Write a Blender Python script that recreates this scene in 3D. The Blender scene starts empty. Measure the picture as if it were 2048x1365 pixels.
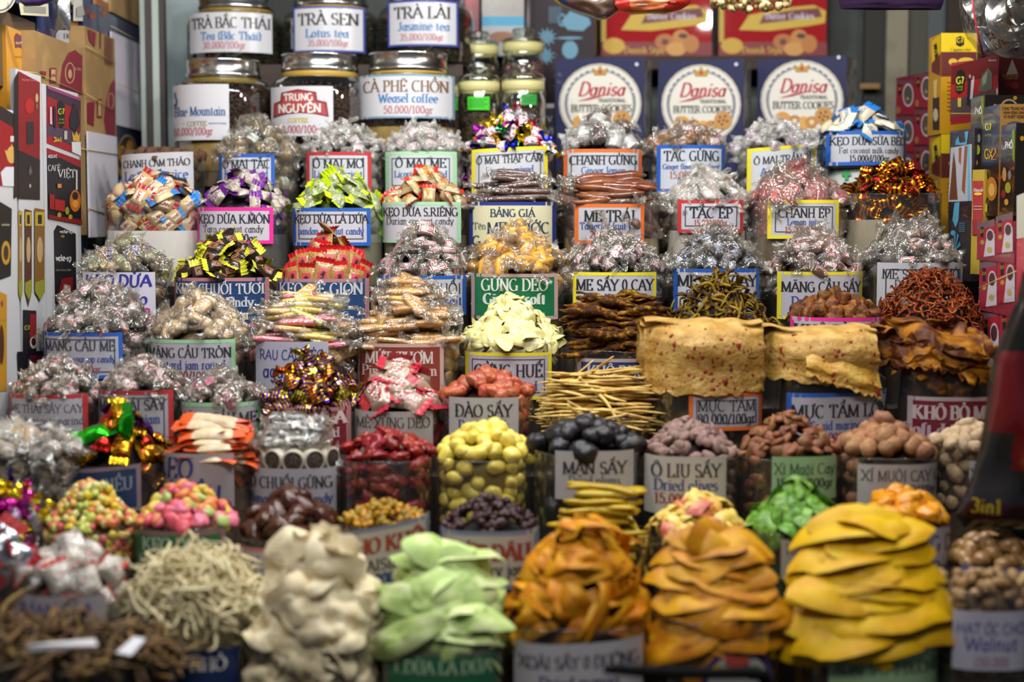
import bpy, bmesh, math, random, unicodedata
from mathutils import Vector, Matrix, Euler, noise

random.seed(7)
rnd = random.uniform
PI = math.pi
scene = bpy.context.scene
COL = scene.collection

# ------------------------------------------------------------------ camera
LENS = 55.0
FPX = LENS / 36.0 * 2048
CAMZ = 1.5
HOR = 430.0                                  # the eye level falls on this picture row
PITCH = math.atan((682.5 - HOR) / FPX)
cam_data = bpy.data.cameras.new('camera')
cam = bpy.data.objects.new('camera', cam_data)
COL.objects.link(cam)
cam_data.lens = LENS
cam_data.sensor_width = 36
cam_data.clip_start = 0.05
cam.location = (0, 0, CAMZ)
cam.rotation_euler = (PI / 2 - PITCH, 0, 0)
cam_data.dof.use_dof = True
cam_data.dof.focus_distance = 3.52
cam_data.dof.aperture_fstop = 1.65
scene.camera = cam

# ------------------------------------------------------------------ world, lamps, exposure
world = bpy.data.worlds.new('world')
scene.world = world
world.use_nodes = True
world.node_tree.nodes['Background'].inputs[0].default_value = (0.75, 0.82, 1.0, 1)
world.node_tree.nodes['Background'].inputs[1].default_value = 0.06


def point_lamp(name, loc, watts, col, rad):
    d = bpy.data.lights.new(name, 'POINT')
    d.energy = watts
    d.color = col
    d.shadow_soft_size = rad
    o = bpy.data.objects.new(name, d)
    COL.objects.link(o)
    o.location = loc
    return o


def area_lamp(name, loc, rot, watts, col, sx, sy):
    d = bpy.data.lights.new(name, 'AREA')
    d.shape = 'RECTANGLE'
    d.size, d.size_y = sx, sy
    d.energy = watts
    d.color = col
    o = bpy.data.objects.new(name, d)
    COL.objects.link(o)
    o.location = loc
    o.rotation_euler = rot
    return o


for i, (lx, ly, lz, w) in enumerate([(-0.66, 3.05, 2.36, 13), (-0.15, 3.15, 2.42, 15), (0.50, 3.18, 2.30, 15), (1.06, 3.18, 2.30, 9)]):
    point_lamp('stall_bulb', (lx, ly, lz), w, (1.0, 0.94, 0.86), 0.03)
area_lamp('ceiling_tube', (0.0, 2.7, 2.75), (math.radians(18), 0, 0), 20, (0.95, 0.98, 1.0), 1.8, 0.12)
area_lamp('front_fill', (-0.1, 0.9, 3.3), (math.radians(42), 0, 0), 30, (1.0, 0.96, 0.92), 1.6, 0.5)  # added fill from the front, brightens labels of the lower rows

scene.view_settings.view_transform = 'Standard'
scene.view_settings.look = 'None'
scene.view_settings.gamma = 1.0
scene.view_settings.exposure = 0.45
scene.cycles.use_denoising = True
scene.cycles.max_bounces = 6
scene.cycles.diffuse_bounces = 3
scene.cycles.glossy_bounces = 3
scene.cycles.transmission_bounces = 4
scene.cycles.transparent_max_bounces = 16
scene.cycles.caustics_reflective = False
scene.cycles.caustics_refractive = False
scene.cycles.sample_clamp_indirect = 6.0

# ------------------------------------------------------------------ picture ray helpers
CP, SP = math.cos(PITCH), math.sin(PITCH)
EYE = Vector((0, 0, CAMZ))


def ray(px, py):
    a, b = (px - 1024.0) / FPX, -(py - 682.5) / FPX
    return Vector((a, CP + b * SP, -SP + b * CP))


def at(px, py, Y):
    d = ray(px, py)
    return EYE + d * (Y / d.y)


# ------------------------------------------------------------------ materials
MC = {}


def lin(h):
    out = []
    for i in (0, 2, 4):
        c = int(h[i:i + 2], 16) / 255.0
        out.append(c / 12.92 if c <= 0.04045 else ((c + 0.055) / 1.055) ** 2.4)
    return tuple(out) + (1.0,)


def mat(h, rough=0.5, metal=0.0, var=0.0, bump=0.0, bscale=120.0, spec=0.5, coat=0.0, mix=None, mscale=40.0, mlo=0.45, mhi=0.6, stripe=None, sss=0.0, trans=0.0):
    key = (h, rough, metal, var, bump, bscale, spec, coat, mix, mscale, mlo, mhi, stripe, sss, trans)
    if key in MC:
        return MC[key]
    m = bpy.data.materials.new('surface_' + h)
    MC[key] = m
    m.use_nodes = True
    nt = m.node_tree
    N, L = nt.nodes, nt.links
    p = N['Principled BSDF']
    p.inputs['Roughness'].default_value = rough
    p.inputs['Metallic'].default_value = metal
    p.inputs['Specular IOR Level'].default_value = spec
    p.inputs['Coat Weight'].default_value = coat
    p.inputs['Coat Roughness'].default_value = 0.04
    if sss:
        p.inputs['Subsurface Weight'].default_value = sss
        p.inputs['Subsurface Radius'].default_value = (0.006, 0.004, 0.002)
        p.inputs['Subsurface Scale'].default_value = 1.0
    if trans:
        p.inputs['Transmission Weight'].default_value = trans
    p.inputs['Base Color'].default_value = lin(h)
    tc = N.new('ShaderNodeTexCoord')
    src = None
    if mix:
        nz = N.new('ShaderNodeTexNoise')
        nz.inputs['Scale'].default_value = mscale
        nz.inputs['Detail'].default_value = 4
        L.new(tc.outputs['Object'], nz.inputs['Vector'])
        if stripe:
            nz = N.new('ShaderNodeTexWave')
            nz.inputs['Scale'].default_value = mscale
            nz.inputs['Distortion'].default_value = 2.5
            nz.inputs['Detail Scale'].default_value = 2
            L.new(tc.outputs['Object'], nz.inputs['Vector'])
        mr = N.new('ShaderNodeMapRange')
        mr.inputs['From Min'].default_value = mlo
        mr.inputs['From Max'].default_value = mhi
        L.new(nz.outputs['Fac'], mr.inputs['Value'])
        mx = N.new('ShaderNodeMix')
        mx.data_type = 'RGBA'
        mx.inputs[6].default_value = lin(h)
        mx.inputs[7].default_value = lin(mix)
        L.new(mr.outputs[0], mx.inputs[0])
        src = mx.outputs[2]
    if var:
        oi = N.new('ShaderNodeObjectInfo')
        r1 = N.new('ShaderNodeMapRange')
        r1.inputs['To Min'].default_value = 1 - var
        r1.inputs['To Max'].default_value = 1 + var
        L.new(oi.outputs['Random'], r1.inputs['Value'])
        hs = N.new('ShaderNodeHueSaturation')
        L.new(r1.outputs[0], hs.inputs['Value'])
        r2 = N.new('ShaderNodeMapRange')
        r2.inputs['To Min'].default_value = 0.5 - var * 0.05
        r2.inputs['To Max'].default_value = 0.5 + var * 0.05
        ml = N.new('ShaderNodeMath')
        ml.operation = 'FRACT'
        m2 = N.new('ShaderNodeMath')
        m2.operation = 'MULTIPLY'
        m2.inputs[1].default_value = 7.31
        L.new(oi.outputs['Random'], m2.inputs[0])
        L.new(m2.outputs[0], ml.inputs[0])
        L.new(ml.outputs[0], r2.inputs['Value'])
        L.new(r2.outputs[0], hs.inputs['Hue'])
        if src:
            L.new(src, hs.inputs['Color'])
        else:
            hs.inputs['Color'].default_value = lin(h)
        src = hs.outputs['Color']
    if src:
        L.new(src, p.inputs['Base Color'])
    if bump:
        n2 = N.new('ShaderNodeTexNoise')
        n2.inputs['Scale'].default_value = bscale
        n2.inputs['Detail'].default_value = 3
        L.new(tc.outputs['Object'], n2.inputs['Vector'])
        b = N.new('ShaderNodeBump')
        b.inputs['Strength'].default_value = bump
        b.inputs['Distance'].default_value = 0.004
        L.new(n2.outputs['Fac'], b.inputs['Height'])
        L.new(b.outputs[0], p.inputs['Normal'])
    return m


def clear(name, tint, base, edge, rough, bump=0.0, bscale=90.0, white=0.0):
    """thin clear plastic or glass: see-through, with a gloss that grows at grazing angles"""
    if name in MC:
        return MC[name]
    m = bpy.data.materials.new(name)
    MC[name] = m
    m.use_nodes = True
    nt = m.node_tree
    N, L = nt.nodes, nt.links
    N.remove(N['Principled BSDF'])
    out = N['Material Output']
    tr = N.new('ShaderNodeBsdfTransparent')
    tr.inputs[0].default_value = lin(tint)
    gl = N.new('ShaderNodeBsdfGlossy')
    gl.inputs['Roughness'].default_value = rough
    gl.inputs['Color'].default_value = (1, 1, 1, 1)
    lw = N.new('ShaderNodeLayerWeight')
    lw.inputs['Blend'].default_value = 0.5
    mr = N.new('ShaderNodeMapRange')
    mr.inputs['To Min'].default_value = base
    mr.inputs['To Max'].default_value = edge
    L.new(lw.outputs['Facing'], mr.inputs['Value'])
    if bump:
        tc = N.new('ShaderNodeTexCoord')
        nz = N.new('ShaderNodeTexNoise')
        nz.inputs['Scale'].default_value = bscale
        nz.inputs['Detail'].default_value = 2
        L.new(tc.outputs['Object'], nz.inputs['Vector'])
        b = N.new('ShaderNodeBump')
        b.inputs['Strength'].default_value = bump
        b.inputs['Distance'].default_value = 0.01
        L.new(nz.outputs['Fac'], b.inputs['Height'])
        L.new(b.outputs[0], gl.inputs['Normal'])
    mx = N.new('ShaderNodeMixShader')
    L.new(mr.outputs[0], mx.inputs[0])
    L.new(tr.outputs[0], mx.inputs[1])
    L.new(gl.outputs[0], mx.inputs[2])
    last = mx.outputs[0]
    if white:
        df = N.new('ShaderNodeBsdfDiffuse')
        df.inputs[0].default_value = (0.9, 0.9, 0.88, 1)
        m2 = N.new('ShaderNodeMixShader')
        m2.inputs[0].default_value = white
        L.new(last, m2.inputs[1])
        L.new(df.outputs[0], m2.inputs[2])
        last = m2.outputs[0]
    L.new(last, out.inputs['Surface'])
    return m


FILM = clear('bag_film', 'f2f2ee', 0.035, 0.42, 0.13, 0.25, 26, 0.015)
CELLO = clear('cellophane', 'f4f2ec', 0.11, 0.55, 0.075, 0.9, 110, 0.03)
CELLOW = clear('milky_cellophane', 'f0efea', 0.12, 0.58, 0.1, 0.9, 110, 0.2)
GLASS = clear('jar_glass', 'eef3ee', 0.04, 0.6, 0.04)
CARD = mat('b08a5a', 0.8, bump=0.3, bscale=60)
PAPER = mat('d9d8de', 0.35, spec=0.4)


def foil(h, mix=None, scale=45.0, rough=0.24):
    return mat(h, rough, 0.9, 0.12, 0.35, 45, 0.5, 0, mix, scale, 0.48, 0.52, True if mix else None)


# ------------------------------------------------------------------ mesh builder
ICO = {}


def ico(sub):
    if sub not in ICO:
        bm = bmesh.new()
        bmesh.ops.create_icosphere(bm, subdivisions=sub, radius=1.0)
        bm.verts.ensure_lookup_table()
        ICO[sub] = ([v.co.copy() for v in bm.verts], [[v.index for v in f.verts] for f in bm.faces])
        bm.free()
    return ICO[sub]


class MB:
    def __init__(s):
        s.v, s.f, s.m, s.mats = [], [], [], []

    def mi(s, m):
        if m not in s.mats:
            s.mats.append(m)
        return s.mats.index(m)

    def face(s, pts, m):
        b = len(s.v)
        s.v += [Vector(p) for p in pts]
        s.f.append(list(range(b, b + len(pts))))
        s.m.append(s.mi(m))

    def grid(s, fn, nu, nv, m, cu=False):
        """fn(u, v) for u, v in 0..1; m may be a function of (u, v) too"""
        b = len(s.v)
        cols = nu if cu else nu + 1
        for j in range(nv + 1):
            for i in range(cols):
                s.v.append(Vector(fn(i / nu, j / nv)))
        for j in range(nv):
            for i in range(nu):
                i2 = (i + 1) % cols if cu else i + 1
                s.f.append([b + j * cols + i, b + j * cols + i2, b + (j + 1) * cols + i2, b + (j + 1) * cols + i])
                mm = m((i + 0.5) / nu, (j + 0.5) / nv) if callable(m) else m
                s.m.append(s.mi(mm))

    def lathe(s, prof, n, m, c=(0, 0, 0)):
        k = len(prof) - 1

        def fn(u, v):
            r, z = prof[int(round(v * k))]
            return (c[0] + r * math.cos(u * 2 * PI), c[1] + r * math.sin(u * 2 * PI), c[2] + z)
        s.grid(fn, n, k, m, True)

    def tube(s, path, rad, n, m, flat=1.0, caps=True):
        P = [Vector(p) for p in path]
        k = len(P)
        b = len(s.v)
        up = Vector((0, 0, 1))
        for i in range(k):
            t = (P[min(i + 1, k - 1)] - P[max(i - 1, 0)])
            t = t.normalized() if t.length > 1e-9 else Vector((1, 0, 0))
            side = t.cross(up)
            if side.length < 0.05:
                side = t.cross(Vector((0, 1, 0)))
            side.normalize()
            nn = side.cross(t)
            r = rad[i] if isinstance(rad, (list, tuple)) else rad
            for j in range(n):
                a = 2 * PI * j / n
                s.v.append(P[i] + side * (math.cos(a) * r) + nn * (math.sin(a) * r * flat))
        for i in range(k - 1):
            for j in range(n):
                j2 = (j + 1) % n
                s.f.append([b + i * n + j, b + i * n + j2, b + (i + 1) * n + j2, b + (i + 1) * n + j])
                s.m.append(s.mi(m))
        if caps:
            s.f.append([b + j for j in range(n)][::-1])
            s.f.append([b + (k - 1) * n + j for j in range(n)])
            s.m += [s.mi(m)] * 2

    def box(s, c, d, m, M=None):
        b = len(s.v)
        for x in (-.5, .5):
            for y in (-.5, .5):
                for z in (-.5, .5):
                    p = Vector((x * d[0], y * d[1], z * d[2]))
                    s.v.append((M @ p if M else p) + Vector(c))
        for q in ((0, 1, 3, 2), (4, 6, 7, 5), (0, 4, 5, 1), (2, 3, 7, 6), (0, 2, 6, 4), (1, 5, 7, 3)):
            s.f.append([b + i for i in q])
            s.m.append(s.mi(m))

    def blob(s, dims, m, sub=2, amp=0.15, freq=1.5, seed=0, boxy=0.0, c=(0, 0, 0), M=None, ridge=0.0):
        V, F = ico(sub)
        b = len(s.v)
        off = Vector((seed * 7.1, seed * 3.3, seed * 1.7))
        for v in V:
            n = noise.noise(v * freq + off)
            d = 1 + amp * n
            if ridge:
                d -= ridge * abs(noise.noise(v * freq * 2.6 + off * 2))
            p = v * d
            if boxy:
                q = Vector([math.copysign(abs(x) ** (1 - boxy), x) for x in p])
                p = q
            p = Vector((p.x * dims[0], p.y * dims[1], p.z * dims[2]))
            s.v.append((M @ p if M else p) + Vector(c))
        k = s.mi(m)
        for f in F:
            s.f.append([b + i for i in f])
            s.m.append(k)

    def mesh(s, name, smooth=True, origin=None):
        me = bpy.data.meshes.new(name)
        o = Vector(origin) if origin is not None else None
        me.from_pydata([tuple(v - o) if o is not None else tuple(v) for v in s.v], [], s.f)
        for m in s.mats:
            me.materials.append(m)
        me.polygons.foreach_set('material_index', s.m)
        me.polygons.foreach_set('use_smooth', [smooth] * len(s.f))
        me.update()
        return me

    def obj(s, name, parent=None, smooth=True, origin=None):
        return link(name, s.mesh(name, smooth, origin), parent)


def link(name, me, parent=None):
    o = bpy.data.objects.new(name, me)
    COL.objects.link(o)
    if parent is not None:
        o.parent = parent
    return o


def tag(o, label, cat, group=None, kind=None):
    if label:
        o['label'] = label
    if cat:
        o['category'] = cat
    if group:
        o['group'] = group
    if kind:
        o['kind'] = kind
    return o


def empty(name, loc):
    o = bpy.data.objects.new(name, None)
    COL.objects.link(o)
    o.location = loc
    o.empty_display_size = 0.05
    return o


# ------------------------------------------------------------------ lettering
def ln(*a):
    return [('l', a)]


GL = {
    'A': (.74, 'l0,0,.37,1;l.37,1,.74,0;l.13,.35,.61,.35'), 'B': (.66, 'l.1,0,.1,1;l.02,1,.34,1;a.34,.76,.23,.24,90,-90;l.34,.52,.1,.52;a.36,.26,.26,.26,90,-90;l.36,0,.02,0'),
    'C': (.7, 'a.4,.5,.36,.5,48,312'), 'D': (.74, 'l.1,0,.1,1;l.02,1,.3,1;a.3,.5,.4,.5,90,-90;l.3,0,.02,0'), 'Đ': (.74, 'l.1,0,.1,1;l.02,1,.3,1;a.3,.5,.4,.5,90,-90;l.3,0,.02,0;l-.04,.5,.32,.5'),
    'E': (.64, 'l.12,0,.12,1;l.02,1,.58,1;l.12,.52,.42,.52;l.02,0,.6,0;l.57,1,.57,.8;l.59,0,.59,.22;l.42,.62,.42,.42'), 'F': (.6, 'l.12,0,.12,1;l.02,1,.56,1;l.12,.5,.42,.5;l.55,1,.55,.8'),
    'G': (.76, 'a.4,.5,.36,.5,48,340;l.68,.02,.68,.42;l.54,.42,.8,.42'), 'H': (.78, 'l.12,0,.12,1;l.66,0,.66,1;l.12,.5,.66,.5'), 'I': (.34, 'l.17,0,.17,1'), 'J': (.45, 'l.3,1,.3,.25;a.14,.22,.16,.22,0,-150'),
    'K': (.76, 'l.12,0,.12,1;l.12,.38,.64,1;l.3,.56,.72,0'), 'L': (.62, 'l.12,0,.12,1;l.02,0,.58,0;l.57,0,.57,.24'), 'M': (.92, 'l.1,0,.1,1;l.1,1,.46,.04;l.46,.04,.82,1;l.82,1,.82,0'),
    'N': (.78, 'l.1,0,.1,1;l.08,1,.68,0;l.68,0,.68,1'), 'O': (.78, 'a.39,.5,.36,.5,0,360'), 'P': (.62, 'l.12,0,.12,1;l.02,1,.32,1;a.32,.74,.26,.26,90,-90;l.32,.48,.12,.48'),
    'Q': (.78, 'a.39,.5,.36,.5,0,360;l.42,.2,.74,-.16'), 'R': (.74, 'l.12,0,.12,1;l.02,1,.34,1;a.34,.74,.25,.26,90,-90;l.34,.48,.12,.48;l.34,.48,.72,0'),
    'S': (.56, 'a.28,.75,.21,.24,25,270;a.28,.255,.23,.255,90,-155'), 'T': (.68, 'l.34,0,.34,1;l.03,1,.65,1;l.03,1,.03,.78;l.65,1,.65,.78'), 'U': (.78, 'l.12,1,.12,.34;a.39,.33,.27,.33,180,360;l.66,.34,.66,1'),
    'V': (.74, 'l0,1,.37,0;l.37,0,.74,1'), 'W': (1.0, 'l0,1,.26,0;l.26,0,.5,.9;l.5,.9,.74,0;l.74,0,1,1'), 'X': (.74, 'l.02,1,.72,0;l.02,0,.72,1'), 'Y': (.74, 'l0,1,.37,.48;l.74,1,.37,.48;l.37,.5,.37,0'), 'Z': (.64, 'l.06,1,.58,1;l.58,1,.04,0;l.04,0,.6,0'),
    '0': (.52, 'a.26,.5,.21,.5,0,360'), '1': (.4, 'l.22,0,.22,1;l.22,1,.08,.84;l.08,0,.36,0'), '2': (.52, 'a.26,.73,.2,.27,165,-35;l.42,.57,.05,0;l.05,0,.5,0'), '3': (.52, 'a.24,.75,.2,.25,150,-90;a.24,.26,.22,.26,90,-150'),
    '4': (.54, 'l.38,0,.38,1;l.38,1,.02,.3;l.02,.3,.52,.3'), '5': (.52, 'l.46,1,.14,1;l.14,1,.1,.56;a.24,.32,.23,.32,110,-150'), '6': (.52, 'a.26,.3,.21,.3,0,360;a.42,.4,.37,.6,100,190'), '7': (.5, 'l.04,1,.46,1;l.46,1,.18,0'),
    '8': (.52, 'a.26,.76,.18,.24,0,360;a.26,.27,.21,.27,0,360'), '9': (.52, 'a.26,.7,.21,.3,0,360;a.1,.6,.37,.6,-80,10'), '/': (.34, 'l0,-.1,.34,1.05'), '.': (.22, 'l.11,0,.11,.1'), ',': (.22, 'l.12,.06,.06,-.14'), '-': (.4, 'l.06,.36,.34,.36'),
    '(': (.3, 'a.38,.45,.28,.62,120,240'), ')': (.3, 'a-.08,.45,.28,.62,60,-60'), '+': (.5, 'l.05,.4,.45,.4;l.25,.15,.25,.65'), ' ': (.3, ''), '&': (.7, 'a.3,.77,.16,.23,0,360;a.28,.27,.24,.27,60,330'),
    'a': (.52, 'a.23,.3,.19,.3,0,360;l.43,0,.43,.64'), 'b': (.54, 'l.1,0,.1,1;a.3,.31,.2,.31,0,360'), 'c': (.46, 'a.26,.32,.21,.32,50,310'), 'd': (.54, 'l.44,0,.44,1;a.24,.31,.2,.31,0,360'), 'đ': (.54, 'l.44,0,.44,1;a.24,.31,.2,.31,0,360;l.26,.84,.56,.84'),
    'e': (.48, 'a.25,.32,.21,.32,0,310;l.05,.34,.45,.34'), 'f': (.34, 'l.14,0,.14,.8;a.27,.78,.13,.22,180,50;l.02,.62,.3,.62'), 'g': (.52, 'a.23,.33,.19,.3,0,360;l.42,.62,.42,-.08;a.23,-.08,.19,.2,0,-150'), 'h': (.54, 'l.1,0,.1,1;a.27,.4,.16,.24,180,0;l.43,.4,.43,0'),
    'i': (.26, 'l.13,0,.13,.64;l.13,.84,.13,.93'), 'j': (.26, 'l.15,.64,.15,-.15;l.15,.84,.15,.93;a.05,-.14,.1,.14,0,-140'), 'k': (.54, 'l.1,0,.1,1;l.1,.26,.44,.64;l.22,.38,.5,0'), 'l': (.26, 'l.13,0,.13,1'), 'm': (.8, 'l.1,0,.1,.64;a.24,.42,.14,.22,180,0;l.38,.42,.38,0;a.53,.42,.15,.22,180,0;l.68,.42,.68,0'),
    'n': (.54, 'l.1,0,.1,.64;a.27,.4,.16,.24,180,0;l.43,.4,.43,0'), 'o': (.52, 'a.26,.32,.21,.32,0,360'), 'p': (.54, 'l.1,-.3,.1,.64;a.3,.32,.2,.32,0,360'), 'q': (.54, 'l.44,-.3,.44,.64;a.24,.32,.2,.32,0,360'), 'r': (.38, 'l.1,0,.1,.64;a.26,.4,.16,.24,180,50'),
    's': (.42, 'a.21,.48,.14,.16,30,270;a.21,.165,.16,.165,90,-150'), 't': (.34, 'l.14,.1,.14,.85;l.02,.62,.3,.62;a.25,.13,.11,.13,180,300'), 'u': (.54, 'l.1,.64,.1,.24;a.26,.22,.16,.22,180,360;l.43,0,.43,.64'), 'v': (.5, 'l.02,.64,.25,0;l.25,0,.48,.64'),
    'w': (.72, 'l.02,.64,.2,0;l.2,0,.36,.6;l.36,.6,.52,0;l.52,0,.7,.64'), 'x': (.5, 'l.03,.64,.47,0;l.03,0,.47,.64'), 'y': (.5, 'l.02,.64,.25,0;l.48,.64,.16,-.26;l.16,-.26,.04,-.26'), 'z': (.46, 'l.05,.64,.42,.64;l.42,.64,.04,0;l.04,0,.44,0'),
}
STY = {'b': (.092, .028, 1, 0), 's': (.066, .023, 1, 0), 'x': (.14, .035, 1, 0), 'h': (.062, .05, 0, .04), 'a': (.055, .048, 0, 0), 'k': (.1, .09, 0, 0), 'i': (.085, .04, 0, .28), 'H': (.1, .06, 0, .08)}
GC = {}


def parse(ch):
    """one letter, with its accents -> (width, [polylines], set of straight strokes' ends)"""
    if ch in GC:
        return GC[ch]
    base, marks = ch, ''
    if ch not in GL:
        d = unicodedata.normalize('NFD', ch)
        base, marks = d[0], d[1:]
    w, spec = GL.get(base, GL['O'])
    pol, straight = [], []
    for t in spec.split(';'):
        if not t:
            continue
        a = [float(x) for x in t[1:].split(',')]
        if t[0] == 'l':
            pol.append([(a[0], a[1]), (a[2], a[3])])
            straight.append(len(pol) - 1)
        else:
            n = max(5, int(abs(a[5] - a[4]) / 24))
            pol.append([(a[0] + a[2] * math.cos(math.radians(a[4] + (a[5] - a[4]) * i / n)), a[1] + a[3] * math.sin(math.radians(a[4] + (a[5] - a[4]) * i / n))) for i in range(n + 1)])
    if base in 'ijđ' and marks:
        pol = pol[:1]
        straight = [0]
    low = base.islower() and base not in 'bdfhklt'
    c, y = w / 2, (.72 if low else 1.07)
    for mk in marks:
        if mk == '\u0302':
            pol.append([(c - .17, y), (c, y + .15), (c + .17, y)])
            y += .12
            c += .1
        elif mk == '\u0306':
            pol.append([(c + .16 * math.cos(math.radians(180 + 30 * i)), y + .16 + .14 * math.sin(math.radians(180 + 30 * i))) for i in range(7)])
            y += .14
        elif mk == '\u0301':
            pol.append([(c - .04, y + .02), (c + .12, y + .2)])
        elif mk == '\u0300':
            pol.append([(c + .04, y + .02), (c - .12, y + .2)])
        elif mk == '\u0309':
            pol.append([(c - .08, y + .16), (c, y + .22), (c + .07, y + .16), (c + .01, y + .09), (c, y + .02)])
        elif mk == '\u0303':
            pol.append([(c - .18, y + .04), (c - .08, y + .13), (c + .07, y + .05), (c + .18, y + .14)])
        elif mk == '\u0323':
            pol.append([(w / 2, -.2), (w / 2, -.1)])
        elif mk == '\u031b':
            yy = .64 if low else 1.0
            pol.append([(w * .84, yy - .06), (w * .98, yy), (w * .98, yy + .14)])
    GC[ch] = (w, pol, straight, low)
    return GC[ch]


def letters(mb, mp, text, xc, yc, h, m, style='b', maxw=1e9, off=0.001):
    """text laid out in picture units round (xc, yc) on the surface mp(px, py, off)"""
    A, B, serif, shear = STY[style]
    gl = [parse(c) for c in text]
    gap = .075
    W = sum(g[0] + gap for g in gl) - gap
    sx = min(1.0, maxw / (W * h))
    if sx < .86:                                        # set smaller rather than squeezed
        h *= max(sx / .86, .72)
        sx = min(1.0, maxw / (W * h))
    e1 = (math.cos(math.radians(12)), math.sin(math.radians(12)))

    def put(pts):
        q = []
        for gx, gy in pts:
            q.append(mp(x0 + (gx + shear * gy) * h * sx, base - gy * h, off))
        mb.face(q, m)

    x0 = xc - W * h * sx / 2
    base = yc + h / 2
    pen = 0.0
    for w, pol, straight, low in gl:
        ends = {}
        for p in pol:
            for e in (p[0], p[-1]):
                k = (round(e[0], 2), round(e[1], 2))
                ends[k] = ends.get(k, 0) + 1
        for i, p in enumerate(pol):
            q = []
            for j in range(len(p)):
                a, b = p[max(j - 1, 0)], p[min(j + 1, len(p) - 1)]
                dx, dy = b[0] - a[0], b[1] - a[1]
                l = math.hypot(dx, dy) or 1
                nx, ny = -dy / l, dx / l
                d1 = (nx * e1[0] + ny * e1[1]) * A
                d2 = (-nx * e1[1] + ny * e1[0]) * B
                hw = math.hypot(d1, d2)
                q.append(((pen + p[j][0] + nx * hw, p[j][1] + ny * hw), (pen + p[j][0] - nx * hw, p[j][1] - ny * hw)))
            for j in range(len(q) - 1):
                put([q[j][0], q[j][1], q[j + 1][1], q[j + 1][0]])
            if serif and i in straight:
                for e, o in ((p[0], p[1]), (p[1], p[0])):
                    if abs(o[1] - e[1]) > 0.9 * abs(o[0] - e[0]) and ends[(round(e[0], 2), round(e[1], 2))] == 1 and (e[1] in (0, 1) or low and e[1] == .64):
                        s = .1 + A * .9
                        put([(pen + e[0] - s, e[1] - .022), (pen + e[0] + s, e[1] - .022), (pen + e[0] + s, e[1] + .022), (pen + e[0] - s, e[1] + .022)])
        pen += w + gap


def rect(mb, mp, x0, x1, y0, y1, m, off, nx=1, ny=1):
    mb.grid(lambda u, v: mp(x0 + (x1 - x0) * u, y1 + (y0 - y1) * v, off), nx, ny, m)


def frame(mb, mp, x0, x1, y0, y1, t, m, off, nx=14):
    rect(mb, mp, x0, x1, y0, y0 + t, m, off, nx)
    rect(mb, mp, x0, x1, y1 - t, y1, m, off, nx)
    rect(mb, mp, x0, x0 + t, y0 + t, y1 - t, m, off, 1, 4)
    rect(mb, mp, x1 - t, x1, y0 + t, y1 - t, m, off, 1, 4)


def ell(mb, mp, cx, cy, rx, ry, m, off, n=28):
    mb.face([mp(cx + rx * math.cos(2 * PI * i / n), cy - ry * math.sin(2 * PI * i / n), off) for i in range(n)], m)


def ink(h):
    return mat(h, 0.45, spec=0.35)


def deco(mp, shapes, name, parent, origin, off=0.0008, step=0.00035):
    """flat print: polygons, ellipses, rings and words, each a hair above the one before"""
    mb = MB()
    for s in shapes:
        m = s[1] if not isinstance(s[1], str) else ink(s[1])
        if s[0] == 'p':
            mb.face([mp(x, y, off) for x, y in s[2]], m)
        elif s[0] == 'P':                                   # broad shape on a curved face: cut into upright slivers
            P = s[2]
            xa, xb = min(q[0] for q in P), max(q[0] for q in P)
            cuts = sorted({xa + (xb - xa) * i / 24 for i in range(25)} | {q[0] for q in P})

            def span(x):
                ys = []
                for (ax, ay), (bx, by) in zip(P, P[1:] + P[:1]):
                    if min(ax, bx) - 1e-6 <= x <= max(ax, bx) + 1e-6 and abs(ax - bx) > 1e-6:
                        ys.append(ay + (by - ay) * (x - ax) / (bx - ax))
                return (min(ys), max(ys))
            for l, r in zip(cuts, cuts[1:]):
                (lt, lb_), (rt, rb) = span(l + 1e-4), span(r - 1e-4)
                mb.face([mp(l, lb_, off), mp(r, rb, off), mp(r, rt, off), mp(l, lt, off)], m)
        elif s[0] == 'r':
            rect(mb, mp, s[2], s[3], s[4], s[5], m, off)
        elif s[0] == 'e':
            ell(mb, mp, s[2], s[3], s[4], s[5], m, off)
        elif s[0] == 'o':
            n = 32
            cx, cy, rx, ry, t = s[2:7]
            for i in range(n):
                a, b = 2 * PI * i / n, 2 * PI * (i + 1) / n
                mb.face([mp(cx + rx * math.cos(a), cy - ry * math.sin(a), off), mp(cx + (rx + t) * math.cos(a), cy - (ry + t) * math.sin(a), off), mp(cx + (rx + t) * math.cos(b), cy - (ry + t) * math.sin(b), off), mp(cx + rx * math.cos(b), cy - ry * math.sin(b), off)], m)
        elif s[0] == 't':
            letters(mb, mp, s[2], s[3], s[4], s[5], m, s[6], s[7] if len(s) > 7 else 1e9, off)
        off += step
    return mb.obj(name, parent, False, origin)

# ------------------------------------------------------------------ sweets and fruit: one mesh set of each kind
def proto(body, kids=(), adj='', size=0.02, L=0.03, k=1.0):
    return {'body': body, 'kids': list(kids), 'adj': adj, 't': size, 'L': L, 'k': k}


KT, KP, KN = 1.26, 1.42, 1.24          # sizes of twists, flow packs and lumps


WR = {}


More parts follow.
